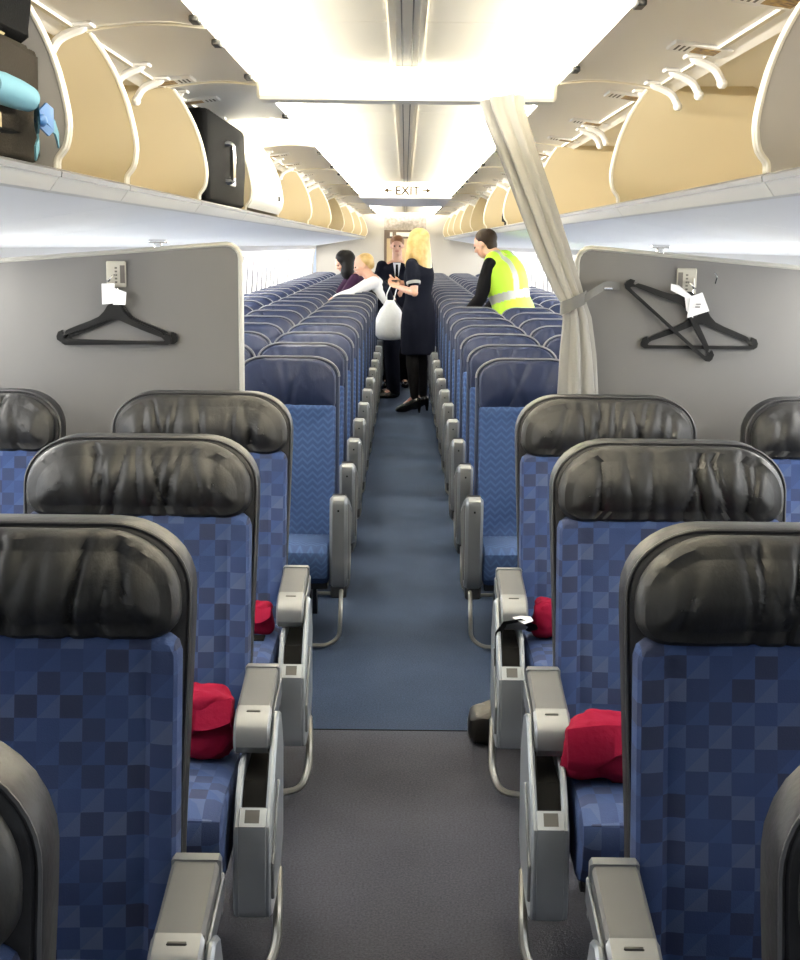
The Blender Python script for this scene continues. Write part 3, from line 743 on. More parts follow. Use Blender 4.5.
def curtain():
    t = thing('curtain', 'beige grey curtain gathered and tied back to the right partition', 'curtain', (.60, 4.44, 0))
    path = [(.325, 4.62, 2.135, .066, .035), (.332, 4.61, 2.095, .062, .035), (.352, 4.59, 2.03, .056, .034), (.400, 4.55, 1.90, .052, .034), (.448, 4.51, 1.77, .050, .034), (.498, 4.47, 1.63, .046, .032),
            (.540, 4.435, 1.52, .040, .028), (.568, 4.41, 1.455, .032, .024), (.580, 4.41, 1.40, .040, .028), (.586, 4.41, 1.28, .052, .034), (.590, 4.41, 1.15, .060, .036), (.594, 4.41, .9, .066, .036), (.598, 4.41, .5, .07, .036), (.600, 4.41, .03, .072, .036)]
    rs = []
    n = 72
    for i, (x, y, z, w, d) in enumerate(path):
        a0 = Vector(path[max(i - 1, 0)][:3]); a1 = Vector(path[min(i + 1, len(path) - 1)][:3]); T = (a1 - a0).normalized()
        side = Vector((1, 0, 0)) - T * T.x; side.normalize(); up = T.cross(side).normalized()
        ring = []
        for j in range(n):
            a = 2 * PI * j / n
            f = 1 + .22 * math.sin(7 * a + .25 * i) + .10 * math.sin(12 * a + 1.3)
            ring.append(Vector((x, y, z)) + side * (w * f * math.cos(a)) + up * (d * f * math.sin(a)))
        rs.append(ring)
    # refine lengthwise
    fine = []
    for a, b in zip(rs[:-1], rs[1:]):
        fine.append(a); fine.append([p.lerp(q, .5) for p, q in zip(a, b)])
    fine.append(rs[-1])
    L = Vector((.60, 4.44, 0))
    MB().loft([[p - L for p in r] for r in fine]).build('cloth', M['curtain'], t, angle=80)
    band = []
    for dz in (-.022, .022):
        band.append([Vector((.567 + .043 * math.cos(2 * PI * j / 24), 4.41 + .035 * math.sin(2 * PI * j / 24), 1.455 + dz - .02 * math.cos(2 * PI * j / 24) * -1)) - L for j in range(24)])
    MB().loft(band, cap=False).build('tie_band', M['strap'], t)
    pth = bezier_round([(.60, 4.392, 1.468), (.64, 4.40, 1.495), (.685, 4.455, 1.515), (.735, 4.488, 1.508)], 5)
    mb = MB()
    rs = [[p - L + Vector((0, -.002, -.014)), p - L + Vector((0, .002, -.014)), p - L + Vector((0, .002, .014)), p - L + Vector((0, -.002, .014))] for p in pth]
    mb.loft(rs); mb.build('tie_strap', M['strap'], t)
    MB().box(.072, .105, -.0, .016, 1.497, 1.507, .003).build('snap_buckle', M['chrome'], t)
    mb = MB()
    for j in range(5): mb.tube([(-.335 + .027 * j, .18, 2.11), (-.335 + .027 * j, .18, 2.136)], .004, 6)
    mb.build('hooks', M['trim'], t)
curtain()

def hanger(X, Y, Z, rot, label, sc=1., grp=None):
    half = [((0, 0), (0, -.060)), ((.012, -.002), (.012, -.061)), ((.024, -.012), (.03, -.067)), ((.036, -.032), (.05, -.076)), ((.055, -.052), (.075, -.086)), ((.085, -.067), (.10, -.096)), ((.13, -.085), (.135, -.108)),
            ((.165, -.100), (.163, -.118)), ((.176, -.106), (.173, -.121)), ((.181, -.117), (.177, -.124)), ((.187, -.117), (.181, -.127)), ((.190, -.105), (.184, -.130)), ((.206, -.112), (.186, -.133)), ((.212, -.128), (.186, -.135)), ((.210, -.141), (.183, -.1365)), ((.198, -.149), (.17, -.137)), ((.1, -.149), (.08, -.137)), ((0, -.149), (0, -.137))]
    prs = half + [((-a[0], a[1]), (-b[0], b[1])) for a, b in half[-2:0:-1]]
    rs = []
    for (o, i) in prs:
        rs.append([(o[0] * sc, -.006, o[1] * sc), (o[0] * sc, .006, o[1] * sc), (i[0] * sc, .006, i[1] * sc), (i[0] * sc, -.006, i[1] * sc)])
    rs.append(rs[0])
    mb = MB().loft(rs, cap=False)
    t = thing('coat_hanger', label, 'hanger', (X, Y, Z), 0, grp); t.rotation_euler = (0, rot, 0)
    mb.build('body', M['black_plastic'], t)
    c, s = math.cos(rot), math.sin(rot)
    def loc(dx, dz): return (c * dx - s * dz, s * dx + c * dz)   # world offset into the tilted frame
    x1, z1 = loc(.0, .05)
    MB().tube([(0, 0, -.008), (x1 * .4, .004, z1 * .4), (x1, .010, z1)], .0028, 6).build('hook', M['chrome'], t)
    return t
def hook_plate(X, Z, label, flip=1):
    t = thing('coat_hook', label, 'hook', (X, 4.490, Z))
    MB().box(-.034, .034, -.004, .004, -.044, .044, .004).build('plate', M['plate'], t)
    mb = MB().tube(bezier_round([(.0, -.004, .0), (flip * .008, -.03, -.006), (flip * .022, -.032, -.026), (flip * .030, -.018, -.020)], 4), .0035, 6); mb.build('hook', M['chrome'], t)
    mb = MB().box(-.022 * flip - .008, -.022 * flip + .008, -.0052, -.004, -.03, .03)
    for i in range(5): mb.box(.0 - .004, .0 + .004, -.0052, -.004, -.03 + i * .012, -.024 + i * .012)
    mb.build('label', M['ink'], t, smooth=False)
def paper(pts, label, Y, grp=None, mark=True):
    c = Vector((sum(p[0] for p in pts) / len(pts), 0, sum(p[1] for p in pts) / len(pts)))
    f = [Vector((p[0], -.001 - .004 * ((i * 7) % 3 - 1), p[1])) - c for i, p in enumerate(pts)]
    b = [q + Vector((0, .002, 0)) for q in f]
    mb = MB().loft([f, b])
    if mark: mb.box(-.008, .008, -.0085, -.006, -.01, -.006, mi=1); mb.box(-.006, .010, -.0085, -.006, .0, .003, mi=1)
    o = mb.build('paper_tag', [M['paper'], M['ink']], smooth=False); o.location = (c.x, Y, c.z)
    return tag(o, label, 'tag', grp)
G = 'black coat hangers on the partitions'
hook_plate(-.985, 1.532, 'cream hook plate on the left partition above the hangers', -1)
hanger(-.992, 4.474, 1.436, .02, 'front of two stacked black coat hangers on the left partition', 0.93, G)
hanger(-.982, 4.489, 1.434, -.02, 'rear of two stacked black coat hangers on the left partition', .95, G)
paper([(-1.03, 1.50), (-.985, 1.502), (-.985, 1.435), (-1.03, 1.43)], 'white paper tag behind the left coat hangers, the left one', 4.460, 'white paper tags on the hangers', False)
paper([(-.99, 1.488), (-.945, 1.472), (-.948, 1.43), (-.992, 1.43)], 'white paper tag behind the left coat hangers, the right one', 4.455, 'white paper tags on the hangers', False)
hook_plate(.962, 1.528, 'cream hook plate on the right partition above the hangers', 1)
MB().tube(bezier_round([(1.055, 4.478, 1.555), (1.062, 4.470, 1.545), (1.058, 4.478, 1.522)], 3), .003, 6).build('snap_ring', M['chrome'])
tag(bpy.data.objects['snap_ring'], 'small metal ring beside the hook plate on the right partition', 'ring')
hanger(1.015, 4.489, 1.44, .0, 'black coat hanger hanging level on the right partition', .95, G)
hanger(.985, 4.472, 1.488, .71, 'black coat hanger tilted to the left on the right partition', .95, G)
paper([(.905, 1.520), (.93, 1.515), (.985, 1.472), (.985, 1.405), (.96, 1.43), (.952, 1.475), (.905, 1.498)][:7], 'narrow curled white paper tag on the tilted hanger', 4.462, 'white paper tags on the hangers', False)
paper([(.97, 1.478), (1.010, 1.492), (1.035, 1.430), (.962, 1.405)], 'square white paper tag with a dark mark on the level hanger', 4.452, 'white paper tags on the hangers')

# small brown bag on the floor
t = thing('handbag', 'small dark brown bag on the carpet under the rear seat right of the aisle', 'bag', (.365, 4.17, 0))
mb = softbox(MB(), (.0, .0, .055), (.135, .075, .055), .4, seed=11, amp=.008); mb.build('body', M['brown'], t)
mb = MB().loft([[(-.12, -.06, .092), (.12, -.06, .096), (.12, .07, .10), (-.10, .07, .096)], [(-.11, -.05, .104), (.12, -.05, .11), (.12, .07, .125), (-.05, .07, .118)]]); mb.build('flap', M['olive'], t)

# ------------------------------------------------------------------ people
VOX = .009
def remesh(mb, name, mats, parent, vox=VOX, smooth=6, paint=None):
    me = bpy.data.meshes.new(name); me.from_pydata(mb.v, [], mb.f)
    bm = bmesh.new(); bm.from_mesh(me); bmesh.ops.recalc_face_normals(bm, faces=bm.faces); bmesh.ops.triangulate(bm, faces=bm.faces); bm.to_mesh(me); bm.free()
    o = bpy.data.objects.new(name, me); COL.objects.link(o)
    r = o.modifiers.new('r', 'REMESH'); r.mode = 'VOXEL'; r.voxel_size = vox
    s = o.modifiers.new('s', 'SMOOTH'); s.factor = .5; s.iterations = smooth
    dg = bpy.context.evaluated_depsgraph_get(); m2 = bpy.data.meshes.new_from_object(o.evaluated_get(dg))
    bpy.data.objects.remove(o); m2.name = name
    m2.materials.clear()
    for m in (mats if isinstance(mats, (list, tuple)) else [mats]): m2.materials.append(m)
    for p in m2.polygons:
        p.use_smooth = True
        if paint: p.material_index = paint(p.center)
    o = bpy.data.objects.new(name, m2); COL.objects.link(o); o.parent = parent
    return o
def limb(mb, pts, rad, n=14, mi=0):
    """tapered limb with rounded ends through joints"""
    P = [Vector(p) for p in pts]; pp = []; rr_ = []
    for i in range(len(P) - 1):
        for t in (0, .25, .5, .75):
            pp.append(P[i].lerp(P[i + 1], t)); b = 1 + .10 * math.sin(PI * t)
            rr_.append((rad[i] + (rad[i + 1] - rad[i]) * t) * b)
    pp.append(P[-1]); rr_.append(rad[-1])
    mb.tube(pp, rr_, n, mi=mi)
    for p, r in zip(P, rad): mb.ball(p, r, n, mi=mi)
def hand(mb, wrist, d, nrm, curl=.6, sc=1., thumb=1):
    """palm, four bent fingers and a thumb leaving the side of the palm"""
    d = Vector(d).normalized(); nrm = Vector(nrm); nrm = (nrm - d * nrm.dot(d)).normalized(); s = d.cross(nrm).normalized() * thumb
    w = Vector(wrist); R = Matrix((s, d, nrm)).transposed()
    mb.ball(w + d * .045 * sc, (.040 * sc, .052 * sc, .017 * sc), 14, R)
    for i, L in enumerate((.066, .074, .068, .054)):
        b = w + d * (.082 - .004 * abs(i - 1.2)) * sc + s * (.029 - .0195 * i) * sc
        a = 0; pts = [b - d * .02 * sc]; p = b; pts.append(p)
        for q, l in enumerate((.46, .31, .23)):
            a += curl * (.55, .7, .5)[q]
            p = p + (d * math.cos(a) - nrm * math.sin(a)) * L * l * 1.05 * sc; pts.append(p)
        limb(mb, pts, [.0095 * sc, .0092 * sc, .0085 * sc, .008 * sc, .007 * sc], 8)
    b = w + d * .025 * sc + s * .030 * sc
    p1 = b + (d * .7 + s * .7).normalized() * .032 * sc - nrm * .008 * sc; p2 = p1 + (d * .92 + s * .25 - nrm * curl * .4).normalized() * .03 * sc
    limb(mb, [w + d * .02 * sc + s * .012 * sc, b, p1, p2], [.014 * sc, .013 * sc, .0105 * sc, .009 * sc], 8)
def frame_of(f, up=Vector((0, 0, 1))):
    f = Vector(f).normalized(); u = Vector(up); u = (u - f * u.dot(f)).normalized(); s = f.cross(u).normalized()
    return f, s, u      # facing, right-hand side, up
def head(mb, c, f, up=(0, 0, 1), sc=1.):
    f, s, u = frame_of(f, Vector(up)); R = Matrix((s, f, u)).transposed(); c = Vector(c)
    at = lambda a, b, z: c + (s * a + f * b + u * z) * sc
    B = lambda p, r: mb.ball(p, [q * sc for q in r], 16, R)
    B(at(0, -.012, .030), (.074, .092, .083)); B(at(0, .022, -.035), (.058, .066, .078)); B(at(0, .050, -.082), (.030, .030, .024))
    B(at(0, .074, .022), (.050, .018, .014)); B(at(0, .096, -.018), (.0125, .020, .016)); B(at(0, .086, .004), (.009, .014, .026))
    for q in (-1, 1):
        B(at(q * .036, .064, -.020), (.024, .024, .020)); B(at(q * .076, -.006, -.010), (.008, .018, .030)); B(at(q * .010, .090, -.022), (.009, .010, .008))
    B(at(0, .082, -.052), (.024, .010, .006)); B(at(0, .080, -.062), (.020, .010, .006))
    return at
def eyes(at, parent, sc=1.):
    for q in (-1, 1):
        MB().ball(at(q * .031, .078, .002), .0105 * sc, 10).build('eye', M['eye'], parent)
def torso(mb, pel, chest, neck, shL, shR, f, grow=0., wide=1., deep=1., hipw=1.):
    pel, chest, neck, shL, shR = map(Vector, (pel, chest, neck, shL, shR))
    sv = (shL - shR).normalized(); rs = []
    def pos(t):
        return pel.lerp(chest, t) if t <= 1 else chest.lerp(neck, t - 1)
    for t, a, b in ((-.42, .075, .06), (-.34, .130, .098), (-.16, .168, .112), (.05, .172, .112), (.3, .150, .098), (.55, .132, .090), (.8, .144, .100), (1.0, .158, .110), (1.3, .168, .108), (1.6, .165, .090), (1.8, .125, .072), (1.95, .066, .060), (2.1, .054, .055)):
        p = pos(max(t, 0)) if t >= 0 else pel + (pel - chest) * -t * .9
        d = (pos(min(max(t, 0) + .1, 2)) - pos(max(max(t, 0) - .1, 0))).normalized()
        s = (sv - d * sv.dot(d)).normalized(); ff = d.cross(s).normalized()
        a2 = a * (hipw if t < .3 else wide) + grow; b2 = b * deep + grow
        rs.append([p + s * (a2 * math.cos(2 * PI * j / 22)) + ff * (b2 * math.sin(2 * PI * j / 22)) for j in range(22)])
    mb.loft(rs)
def arm_pts(mb, sh, el, wr, r=(.048, .038, .026)): limb(mb, [sh, el, wr], r)

def person(name, label, loc, rz, J, build):
    t = thing('person', label, 'person', loc, rz); build(t, J); return t
def std(dx=0, lean=0., h=1.):
    pass
def base_body(t, J, painted=None, hand_curl=.5, womanly=False):
    mb = MB(); w = .90 if womanly else 1.04
    torso(mb, J['pel'], J['chest'], J['neck'], J['shL'], J['shR'], J['f'], 0, w, .95, 1.0 if womanly else .95)
    hc = J['head']; limb(mb, [Vector(J['neck']) - Vector((0, 0, .03)), Vector(hc) + Vector((0, 0, -.05)) - Vector(J['hf']).normalized() * .015], [.056, .052])
    at = head(mb, hc, J['hf'], J.get('hu', (0, 0, 1)), 1.0)
    for q in 'LR':
        arm_pts(mb, J['sh' + q], J['el' + q], J['wr' + q])
        d = Vector(J['wr' + q]) - Vector(J['el' + q])
        hand(mb, J['wr' + q], J.get('hd' + q, d), J.get('hn' + q, (0, 0, 1)), J.get('curl' + q, hand_curl), 1., 1 if q == 'R' else -1)
        limb(mb, [J['hip' + q], J['kn' + q], J['an' + q]], [.082, .056, .036]); limb(mb, [J['an' + q], Vector(J['an' + q]) + Vector(J['toe' + q])], [.036, .026])
    e = [at(q * .031, .078, .002) for q in (-1, 1)]; m0 = at(0, .088, -.057)
    f, s, u = frame_of(J['hf'], Vector(J.get('hu', (0, 0, 1))))
    def paint(c):
        v = c - m0
        return 1 if abs(v.dot(s)) < .023 and abs(v.dot(u)) < .008 and abs(v.dot(f)) < .02 else 0
    remesh(mb, 'body', [M['skin'], M['lips']], t, VOX, 5, paint)
    eyes(at, t)
    return at
def clothes(t, J, name, m, sleeves=None, grow=.014, legs=None, cut=None, wide=1., vox=.011, womanly=False):
    mb = MB()
    w = .90 if womanly else 1.04
    if cut != 'legs': torso(mb, J['pel'], J['chest'], Vector(J['neck']).lerp(Vector(J['chest']), .12), J['shL'], J['shR'], J['f'], grow, w * wide, .95, 1.0 if womanly else .95)
    if sleeves is not None:
        for q in 'LR':
            sh, el, wr = Vector(J['sh' + q]), Vector(J['el' + q]), Vector(J['wr' + q])
            if sleeves <= 1: limb(mb, [sh, sh.lerp(el, sleeves)], [.062, .058])
            else: limb(mb, [sh, el, el.lerp(wr, sleeves - 1)], [.062, .053, .042])
    if legs is not None:
        for q in 'LR':
            hp, kn, an = Vector(J['hip' + q]), Vector(J['kn' + q]), Vector(J['an' + q])
            limb(mb, [hp, kn, kn.lerp(an, legs)], [.105, .080, .068])
    return remesh(mb, name, m, t, vox, 6)
def shoes(t, J, heel=0.):
    for q in 'LR':
        an = Vector(J['an' + q]); to = Vector(J['toe' + q]); d = to.normalized(); dh = Vector((d.x, d.y, 0)).normalized(); fz = -0.0
        mb = MB()
        p0 = an + Vector((0, 0, -.03)); tip = an + to
        limb(mb, [p0 - dh * .02, p0.lerp(tip, .55) + Vector((0, 0, -.01)), tip + dh * .015], [.047, .047, .034], 12)
        zmin = min(p[2] for p in mb.v)
        mb.map(lambda p: Vector((p.x, p.y, max(p.z, .004))))
        if heel: limb(mb, [p0 - dh * .045, Vector((p0.x - dh.x * .05, p0.y - dh.y * .05, .012))], [.024, .014], 8)
        mb.map(lambda p: Vector((p.x, p.y, max(p.z, .002))))
        remesh(mb, 'shoe', M['shoe'], t, .008, 3)

def stand(h=1.0, f=(0, -1, 0)):
    """upright joints, facing -y; the person's left is at +x"""
    J = dict(f=f, hf=(0, -1, 0), pel=(0, 0, .95), chest=(0, 0, 1.24), neck=(0, .01, 1.475), head=(0, -.015, 1.625), shL=(.175, 0, 1.405), shR=(-.175, 0, 1.405),
             elL=(.21, .02, 1.12), elR=(-.21, .02, 1.12), wrL=(.20, -.06, .88), wrR=(-.20, -.06, .88), hipL=(.09, 0, .92), hipR=(-.09, 0, .92), knL=(.095, -.01, .50), knR=(-.095, -.01, .50),
             anL=(.095, .02, .085), anR=(-.095, .02, .085), toeL=(.02, -.15, -.055), toeR=(-.02, -.15, -.055))
    return J

# --- blonde attendant in the aisle, turned away to the left
J = stand()
for q in list(J):
    if q not in ('f', 'hf') and not q.startswith('toe'): v = Vector(J[q]); v.z += .065; J[q] = v
J['toeL'] = (.02, -.155, -.125); J['toeR'] = (-.02, -.155, -.125)
J['shL'] = Vector((.155, 0, 1.455)); J['shR'] = Vector((-.155, 0, 1.455))
J['elL'] = (.205, .06, 1.185); J['wrL'] = (.09, -.185, 1.235); J['hdL'] = (-.35, -.9, .25); J['hnL'] = (-.5, 0, -1); J['curlL'] = .8
J['elR'] = (-.215, -.02, 1.19); J['wrR'] = (-.05, -.215, 1.27); J['hdR'] = (.3, -.9, .3); J['hnR'] = (.5, 0, -1)
J['knL'] = (.10, -.015, .56); J['knR'] = (-.07, .0, .56); J['anL'] = (.115, .03, .15); J['anR'] = (-.085, .02, .15)
J['head'] = (0, -.02, 1.672); J['hf'] = (-.15, -1, -.15)
def build(t, J):
    at = base_body(t, J, womanly=True)
    # dress: torso, short sleeves and skirt
    mb = MB(); torso(mb, J['pel'], J['chest'], Vector(J['neck']) - Vector((0, 0, .05)), J['shL'], J['shR'], J['f'], .022, .98, 1.1, 1.0)
    for q in 'LR': limb(mb, [J['sh' + q], Vector(J['sh' + q]).lerp(Vector(J['el' + q]), .62)], [.064, .062])
    sk = []
    for z, a, b in ((1.12, .155, .130), (1.0, .19, .155), (.86, .205, .168), (.72, .20, .168), (.62, .195, .162), (.575, .192, .160)):
        sk.append([((a + .004 * math.sin(6 * j)) * math.cos(2 * PI * j / 28), b * math.sin(2 * PI * j / 28), z) for j in range(28)])
    mb.loft(sk)
    remesh(mb, 'dress', M['navy'], t, .011, 5)
    for q in 'LR':
        a, b = Vector(J['sh' + q]), Vector(J['el' + q]); mb = MB().tube([a.lerp(b, .60), a.lerp(b, .65), a.lerp(b, .70)], [.069, .070, .068], 16); mb.build('sleeve_band', M['reflective'], t)
    mb = MB()
    for q in 'LR': limb(mb, [J['hip' + q], J['kn' + q], Vector(J['kn' + q]).lerp(Vector(J['an' + q]), .35), J['an' + q]], [.086, .060, .058, .040])
    remesh(mb, 'stockings', M['stocking'], t, .010, 4)
    shoes(t, J, .06)
    mb = MB(); hc = Vector(J['head'])
    mb.ball(hc + Vector((0, .018, .040)), (.092, .108, .098), 20)
    rs = []
    for dz, w, d, y in ((.09, .07, .05, .03), (.04, .098, .085, .03), (-.03, .108, .09, .035), (-.10, .116, .085, .045), (-.17, .122, .075, .06), (-.25, .112, .062, .08), (-.32, .085, .045, .092), (-.37, .045, .022, .098)):
        rs.append([hc + Vector((w * (1 + .05 * math.sin(9 * j)) * math.cos(2 * PI * j / 30), y + d * math.sin(2 * PI * j / 30), dz)) for j in range(30)])
    mb.loft(rs)
    for q in (-1, 1): limb(mb, [hc + Vector((q * .085, -.03, .03)), hc + Vector((q * .098, -.035, -.08)), hc + Vector((q * .105, -.05, -.19)), hc + Vector((q * .09, -.07, -.26))], [.03, .034, .032, .014], 10)
    remesh(mb, 'hair', M['blond'], t, .010, 3)
    mb = MB()
    rs = [[hc + Vector((.048 * math.cos(a), .012 + .048 * math.sin(a), -.135 + q)) for a in [2 * PI * j / 18 for j in range(18)]] for q in (-.02, .0)]
WY = 12.92
person('w', 'standing person with long blond hair in a navy short sleeved dress and black heels', (.14, WY, 0), math.radians(-118), J, build)
# phone in the hand
th = math.radians(-118)
def to_world(p, loc, a): c, s = math.cos(a), math.sin(a); return Vector((loc[0] + c * p[0] - s * p[1], loc[1] + s * p[0] + c * p[1], loc[2] + p[2]))
pw = to_world((.02, -.285, 1.29), (.14, WY, 0), th)
ph = thing('handheld_device', 'black handheld device held by the blond person in the navy dress', 'device', pw, th)
MB().box(-.035, .035, -.065, .065, -.006, .006, .004).build('case', M['black_plastic'], ph); MB().box(-.030, .030, -.055, .055, .006, .0075).build('screen', M['eye'], ph)

# --- man facing the camera with the white bag
J = stand()
J['elR'] = (-.235, .03, 1.13); J['wrR'] = (-.09, -.17, 1.075); J['hdR'] = (.5, -.7, -.35); J['hnR'] = (0, -.5, 1); J['curlR'] = 1.1
J['elL'] = (.225, .03, 1.13); J['wrL'] = (.10, -.18, 1.13); J['hdL'] = (-.5, -.7, -.1); J['hnL'] = (0, -.3, 1); J['curlL'] = 1.0
def build(t, J):
    base_body(t, J)
    clothes(t, J, 'jacket', M['navy'], sleeves=1.9, grow=.022)
    clothes(t, J, 'trousers', M['black_cloth'], legs=.97, cut='legs')
    hc = Vector(J['head'])
    mb = MB(); mb.ball(hc + Vector((0, .022, .048)), (.084, .094, .082), 18); mb.ball(hc + Vector((.01, -.045, .092)), (.062, .042, .030), 14)
    remesh(mb, 'hair', M['auburn'], t, .009, 3)
    mb = MB().prism([(-.045, 1.44), (.045, 1.44), (.012, 1.24), (-.012, 1.24)], -.128, -.115, 'y'); mb.build('shirt_front', M['white_cloth'], t)
    mb = MB().prism([(-.012, 1.42), (.012, 1.42), (.020, 1.25), (0, 1.22), (-.020, 1.25)], -.135, -.128, 'y'); mb.build('tie', M['black_cloth'], t)
    shoes(t, J)
MLOC = (-.09, 15.2, 0)
person('m', 'standing person with short reddish hair in a dark suit, facing forward with the white bag', MLOC, 0, J, build)
# the white plastic bag
bw = Vector((-.145, 13.60, .675))
t = thing('plastic_bag', 'white plastic carrier bag held in the aisle by the person in the dark suit', 'bag', bw)
rs = []
for z, a, b in ((-.01, .06, .04), (.0, .12, .07), (.05, .158, .09), (.13, .165, .09), (.22, .145, .075), (.30, .105, .055), (.36, .062, .035), (.40, .040, .022)):
    rs.append([((a * (1 + .10 * noise.noise((math.cos(j * .45) * 2, math.sin(j * .45) * 2, z * 9)))) * math.cos(2 * PI * j / 28), b * (1 + .22 * noise.noise((j * .8, z * 14, 3))) * math.sin(2 * PI * j / 28), z) for j in range(28)])
MB().loft(rs).build('sack', M['plastic_bag'], t, angle=80)
for q in (-1, 1):
    mb = MB().tube(bezier_round([(.03 * q, 0, .37), (.045 * q, 0, .45), (.035 * q + .04, 0, .56), (.06, .0, .575)], 4), .012, 7, flat=.5); mb.build('handle', M['plastic_bag'], t)

# --- person in a white shirt leaning over the seats on the left (facing -x)
J = stand()
def scaleJ(J, k):
    for q in list(J):
        if q not in ('f', 'hf', 'hu') and q[:3] not in ('toe', 'hdL', 'hdR', 'hnL', 'hnR', 'cur') and q[:2] != 'an': J[q] = Vector(J[q]) * k
def leanJ(J, piv, ang):
    R = Matrix.Rotation(ang, 3, 'X'); piv = Vector(piv)
    for q in ('chest', 'neck', 'head', 'shL', 'shR', 'elL', 'elR', 'wrL', 'wrR'): J[q] = piv + R @ (Vector(J[q]) - piv)
leanJ(J, (0, 0, .93), .50)      # bends towards -y
scaleJ(J, .93)
J['hf'] = (-.15, -.9, -.35); J['hu'] = (0, -.3, 1)
J['elL'] = Vector(J['shL']) + Vector((.06, -.24, -.12)); J['wrL'] = Vector(J['elL']) + Vector((.02, -.22, -.07))
J['elR'] = Vector(J['shR']) + Vector((-.02, -.22, -.16)); J['wrR'] = Vector(J['elR']) + Vector((.05, -.2, -.08))
def build(t, J):
    base_body(t, J, womanly=True)
    clothes(t, J, 'shirt', M['white_cloth'], sleeves=1.75, grow=.012, womanly=True)
    mb = MB(); torso(mb, J['pel'], J['chest'], Vector(J['chest']).lerp(Vector(J['neck']), .72), J['shL'], J['shR'], J['f'], .024, .80, 1., 1.0); remesh(mb, 'waistcoat', M['navy'], t, .011, 5)
    clothes(t, J, 'trousers', M['navy'], legs=.97, cut='legs')
    hc = Vector(J['head']); mb = MB(); mb.ball(hc + Vector((0, .030, .050)), (.085, .092, .080), 18); mb.ball(hc + Vector((0, .085, .01)), (.055, .045, .06), 14)
    remesh(mb, 'hair', M['blond'], t, .010, 3)
    shoes(t, J)
person('b', 'fair haired person in a white long sleeved shirt leaning left over the aisle seats', (-.13, 14.13, 0), math.radians(-84), J, build)

# --- dark haired person among the seats on the left
J = stand()
leanJ(J, (0, 0, .93), .45)
J['hf'] = (.1, -.8, -.5); J['hu'] = (0, -.4, 1)
J['elL'] = Vector(J['shL']) + Vector((.05, -.14, -.22)); J['wrL'] = Vector(J['elL']) + Vector((-.02, -.20, -.10))
J['elR'] = Vector(J['shR']) + Vector((-.05, -.14, -.22)); J['wrR'] = Vector(J['elR']) + Vector((.02, -.20, -.10))
for q in list(J):
    if q not in ('f', 'hf', 'hu') and not q.startswith('toe') and not q.startswith('an'): v = Vector(J[q]); v.z *= .93; J[q] = v
def build(t, J):
    base_body(t, J, womanly=True)
    clothes(t, J, 'top', M['purple'], sleeves=1.8, grow=.014, womanly=True)
    clothes(t, J, 'trousers', M['black_cloth'], legs=.97, cut='legs')
    hc = Vector(J['head']); mb = MB(); mb.ball(hc + Vector((0, .022, .045)), (.104, .116, .102), 18)
    rs = [[hc + Vector((1.12 * w * math.cos(2 * PI * j / 24), y + d * math.sin(2 * PI * j / 24), dz)) for j in range(24)] for dz, w, d, y in ((.05, .094, .085, .035), (-.03, .104, .086, .04), (-.11, .104, .078, .045), (-.17, .09, .06, .05), (-.19, .05, .03, .05))]
    mb.loft(rs); remesh(mb, 'hair', M['black_hair'], t, .010, 3)
    shoes(t, J)
person('d', 'person with dark bobbed hair and a purple top bending over the left seat rows', (-.38, 14.90, 0), math.radians(-80), J, build)

# --- person in the yellow vest, right side
J = stand()
leanJ(J, (0, 0, .93), .30)
scaleJ(J, 1.08)
J['head'] = Vector(J['neck']) + Vector((0, -.15, .085))
J['hf'] = (.05, -.9, -.45); J['hu'] = (0, -.35, 1)
J['elL'] = Vector(J['shL']) + Vector((.05, -.06, -.28)); J['wrL'] = Vector(J['elL']) + Vector((.0, -.16, -.18))
J['elR'] = Vector(J['shR']) + Vector((-.05, -.10, -.26)); J['wrR'] = Vector(J['elR']) + Vector((.0, -.18, -.16))
VL, VA = (.93, 10.86, 0), math.radians(-122)
def build(t, J):
    base_body(t, J)
    clothes(t, J, 'sweater', M['black_cloth'], sleeves=1.95, grow=.014)
    clothes(t, J, 'trousers', M['black_cloth'], legs=.97, cut='legs')
    mb = MB(); torso(mb, J['pel'], J['chest'], Vector(J['chest']).lerp(Vector(J['neck']), .90), J['shL'], J['shR'], J['f'], .050, 1.12, 1.15, 1.15)
    for q in 'LR': limb(mb, [Vector(J['neck']).lerp(Vector(J['sh' + q]), .35), Vector(J['neck']).lerp(Vector(J['sh' + q]), .85)], [.07, .072])
    pel, ch, nk = Vector(J['pel']), Vector(J['chest']), Vector(J['neck']); d = (nk - pel).normalized(); L = (nk - pel).length
    sv = Vector((1, 0, 0)); back = d.cross(sv)
    def paint(c):
        v = (c - pel).dot(d) / L; x = c.x
        if .30 < v < .42: return 1
        if v > .36 and .085 < abs(x) < .135: return 1
        return 0
    remesh(mb, 'vest', [M['vest'], M['reflective']], t, .011, 6, paint)
    hc = Vector(J['head']); mb = MB(); mb.ball(hc + Vector((0, .014, .052)), (.084, .098, .080), 18); mb.ball(hc + Vector((0, .070, -.01)), (.062, .04, .06), 14)
    remesh(mb, 'hair', M['brown_hair'], t, .009, 3)
    shoes(t, J)
person('v', 'person in a bright yellow safety vest with grey bands bending among the right seats', VL, VA, J, build)

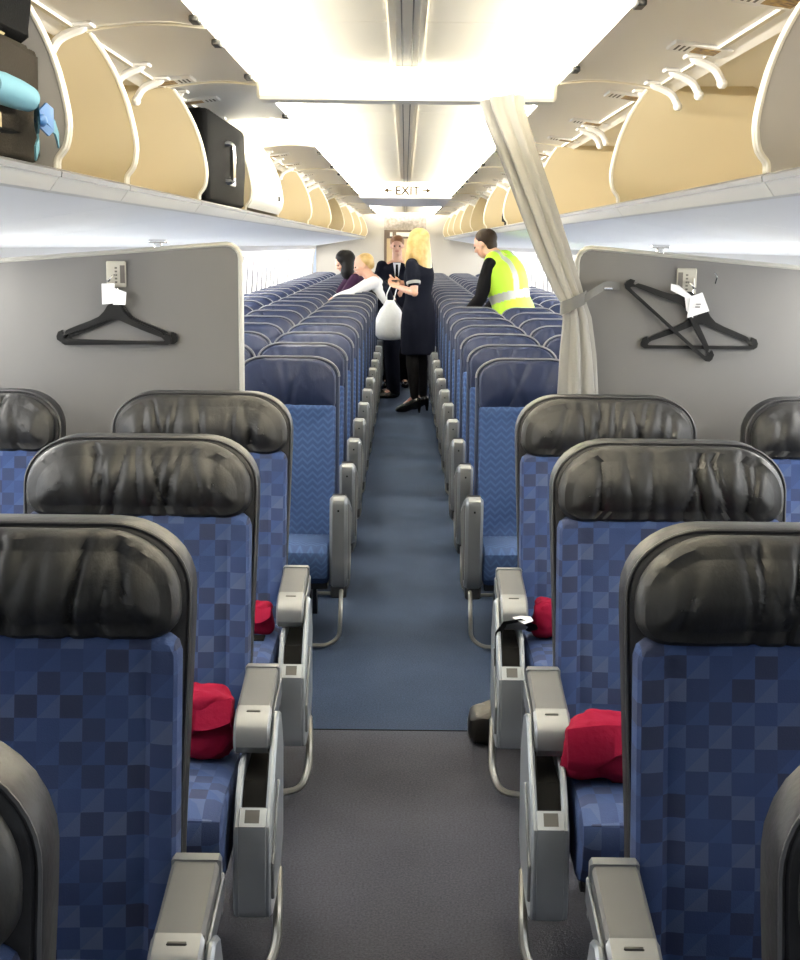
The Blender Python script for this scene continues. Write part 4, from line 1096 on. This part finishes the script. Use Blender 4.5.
# ------------------------------------------------------------------ light
def area(name, loc, rot, sx, sy, power, col):
    l = bpy.data.lights.new(name, 'AREA'); l.shape = 'RECTANGLE'; l.size = sx; l.size_y = sy; l.energy = power; l.color = col
    o = bpy.data.objects.new(name, l); COL.objects.link(o); o.location = loc; o.rotation_euler = rot; return o
WARM = (1., .95, .84)
for s in (-1, 1):
    for y0, y1 in ((1.7, 4.66), (4.88, 25.2)):
        # cove lamps: long strips lying above the bin doors, shining up and inwards onto the ceiling
        o = area('cove_lamp', (s * .655, (y0 + y1) / 2, 2.246), (0, 0, 0), .04, y1 - y0, 78 * (y1 - y0), WARM)
        o.rotation_euler = (PI, -s * .45, 0)
    o = area('sidewall_lamp', (s * 1.60, 13.5, 1.60), (0, 0, 0), .03, 23, 330, (1., .97, .9))
    o.rotation_euler = (0, s * .35, 0)
    # fill light added for the seat fronts, set at unseen door openings
    o = area('door_daylight', (s * 1.78, -1.3, 1.05), (0, s * PI / 2, 0), 1.9, .85, 18, (.90, .95, 1.))
w = bpy.data.worlds.new('World'); SC.world = w; w.use_nodes = True
bg = w.node_tree.nodes['Background']; bg.inputs[0].default_value = (.75, .85, 1, 1); bg.inputs[1].default_value = 1.0

# ------------------------------------------------------------------ camera
cam = bpy.data.cameras.new('camera'); co = bpy.data.objects.new('camera', cam); COL.objects.link(co); SC.camera = co
cam.sensor_fit = 'AUTO'; cam.sensor_width = 36; cam.lens = 36 * 1300 / 960; cam.clip_start = .02; cam.clip_end = 100
pitch, yaw, roll = math.radians(10.248), math.radians(.11), .0105
Rm = Matrix.Rotation(yaw, 3, 'Z') @ Matrix.Rotation(PI / 2 - pitch, 3, 'X') @ Matrix.Rotation(roll, 3, 'Z')
co.matrix_world = Matrix.Translation((0, 0, 1.64)) @ Rm.to_4x4()
vs = SC.view_settings; vs.view_transform = 'Standard'; vs.look = 'None'; vs.exposure = 0.0; vs.gamma = 1; vs.use_curve_mapping = False
SC.cycles.max_bounces = 10; SC.cycles.diffuse_bounces = 6
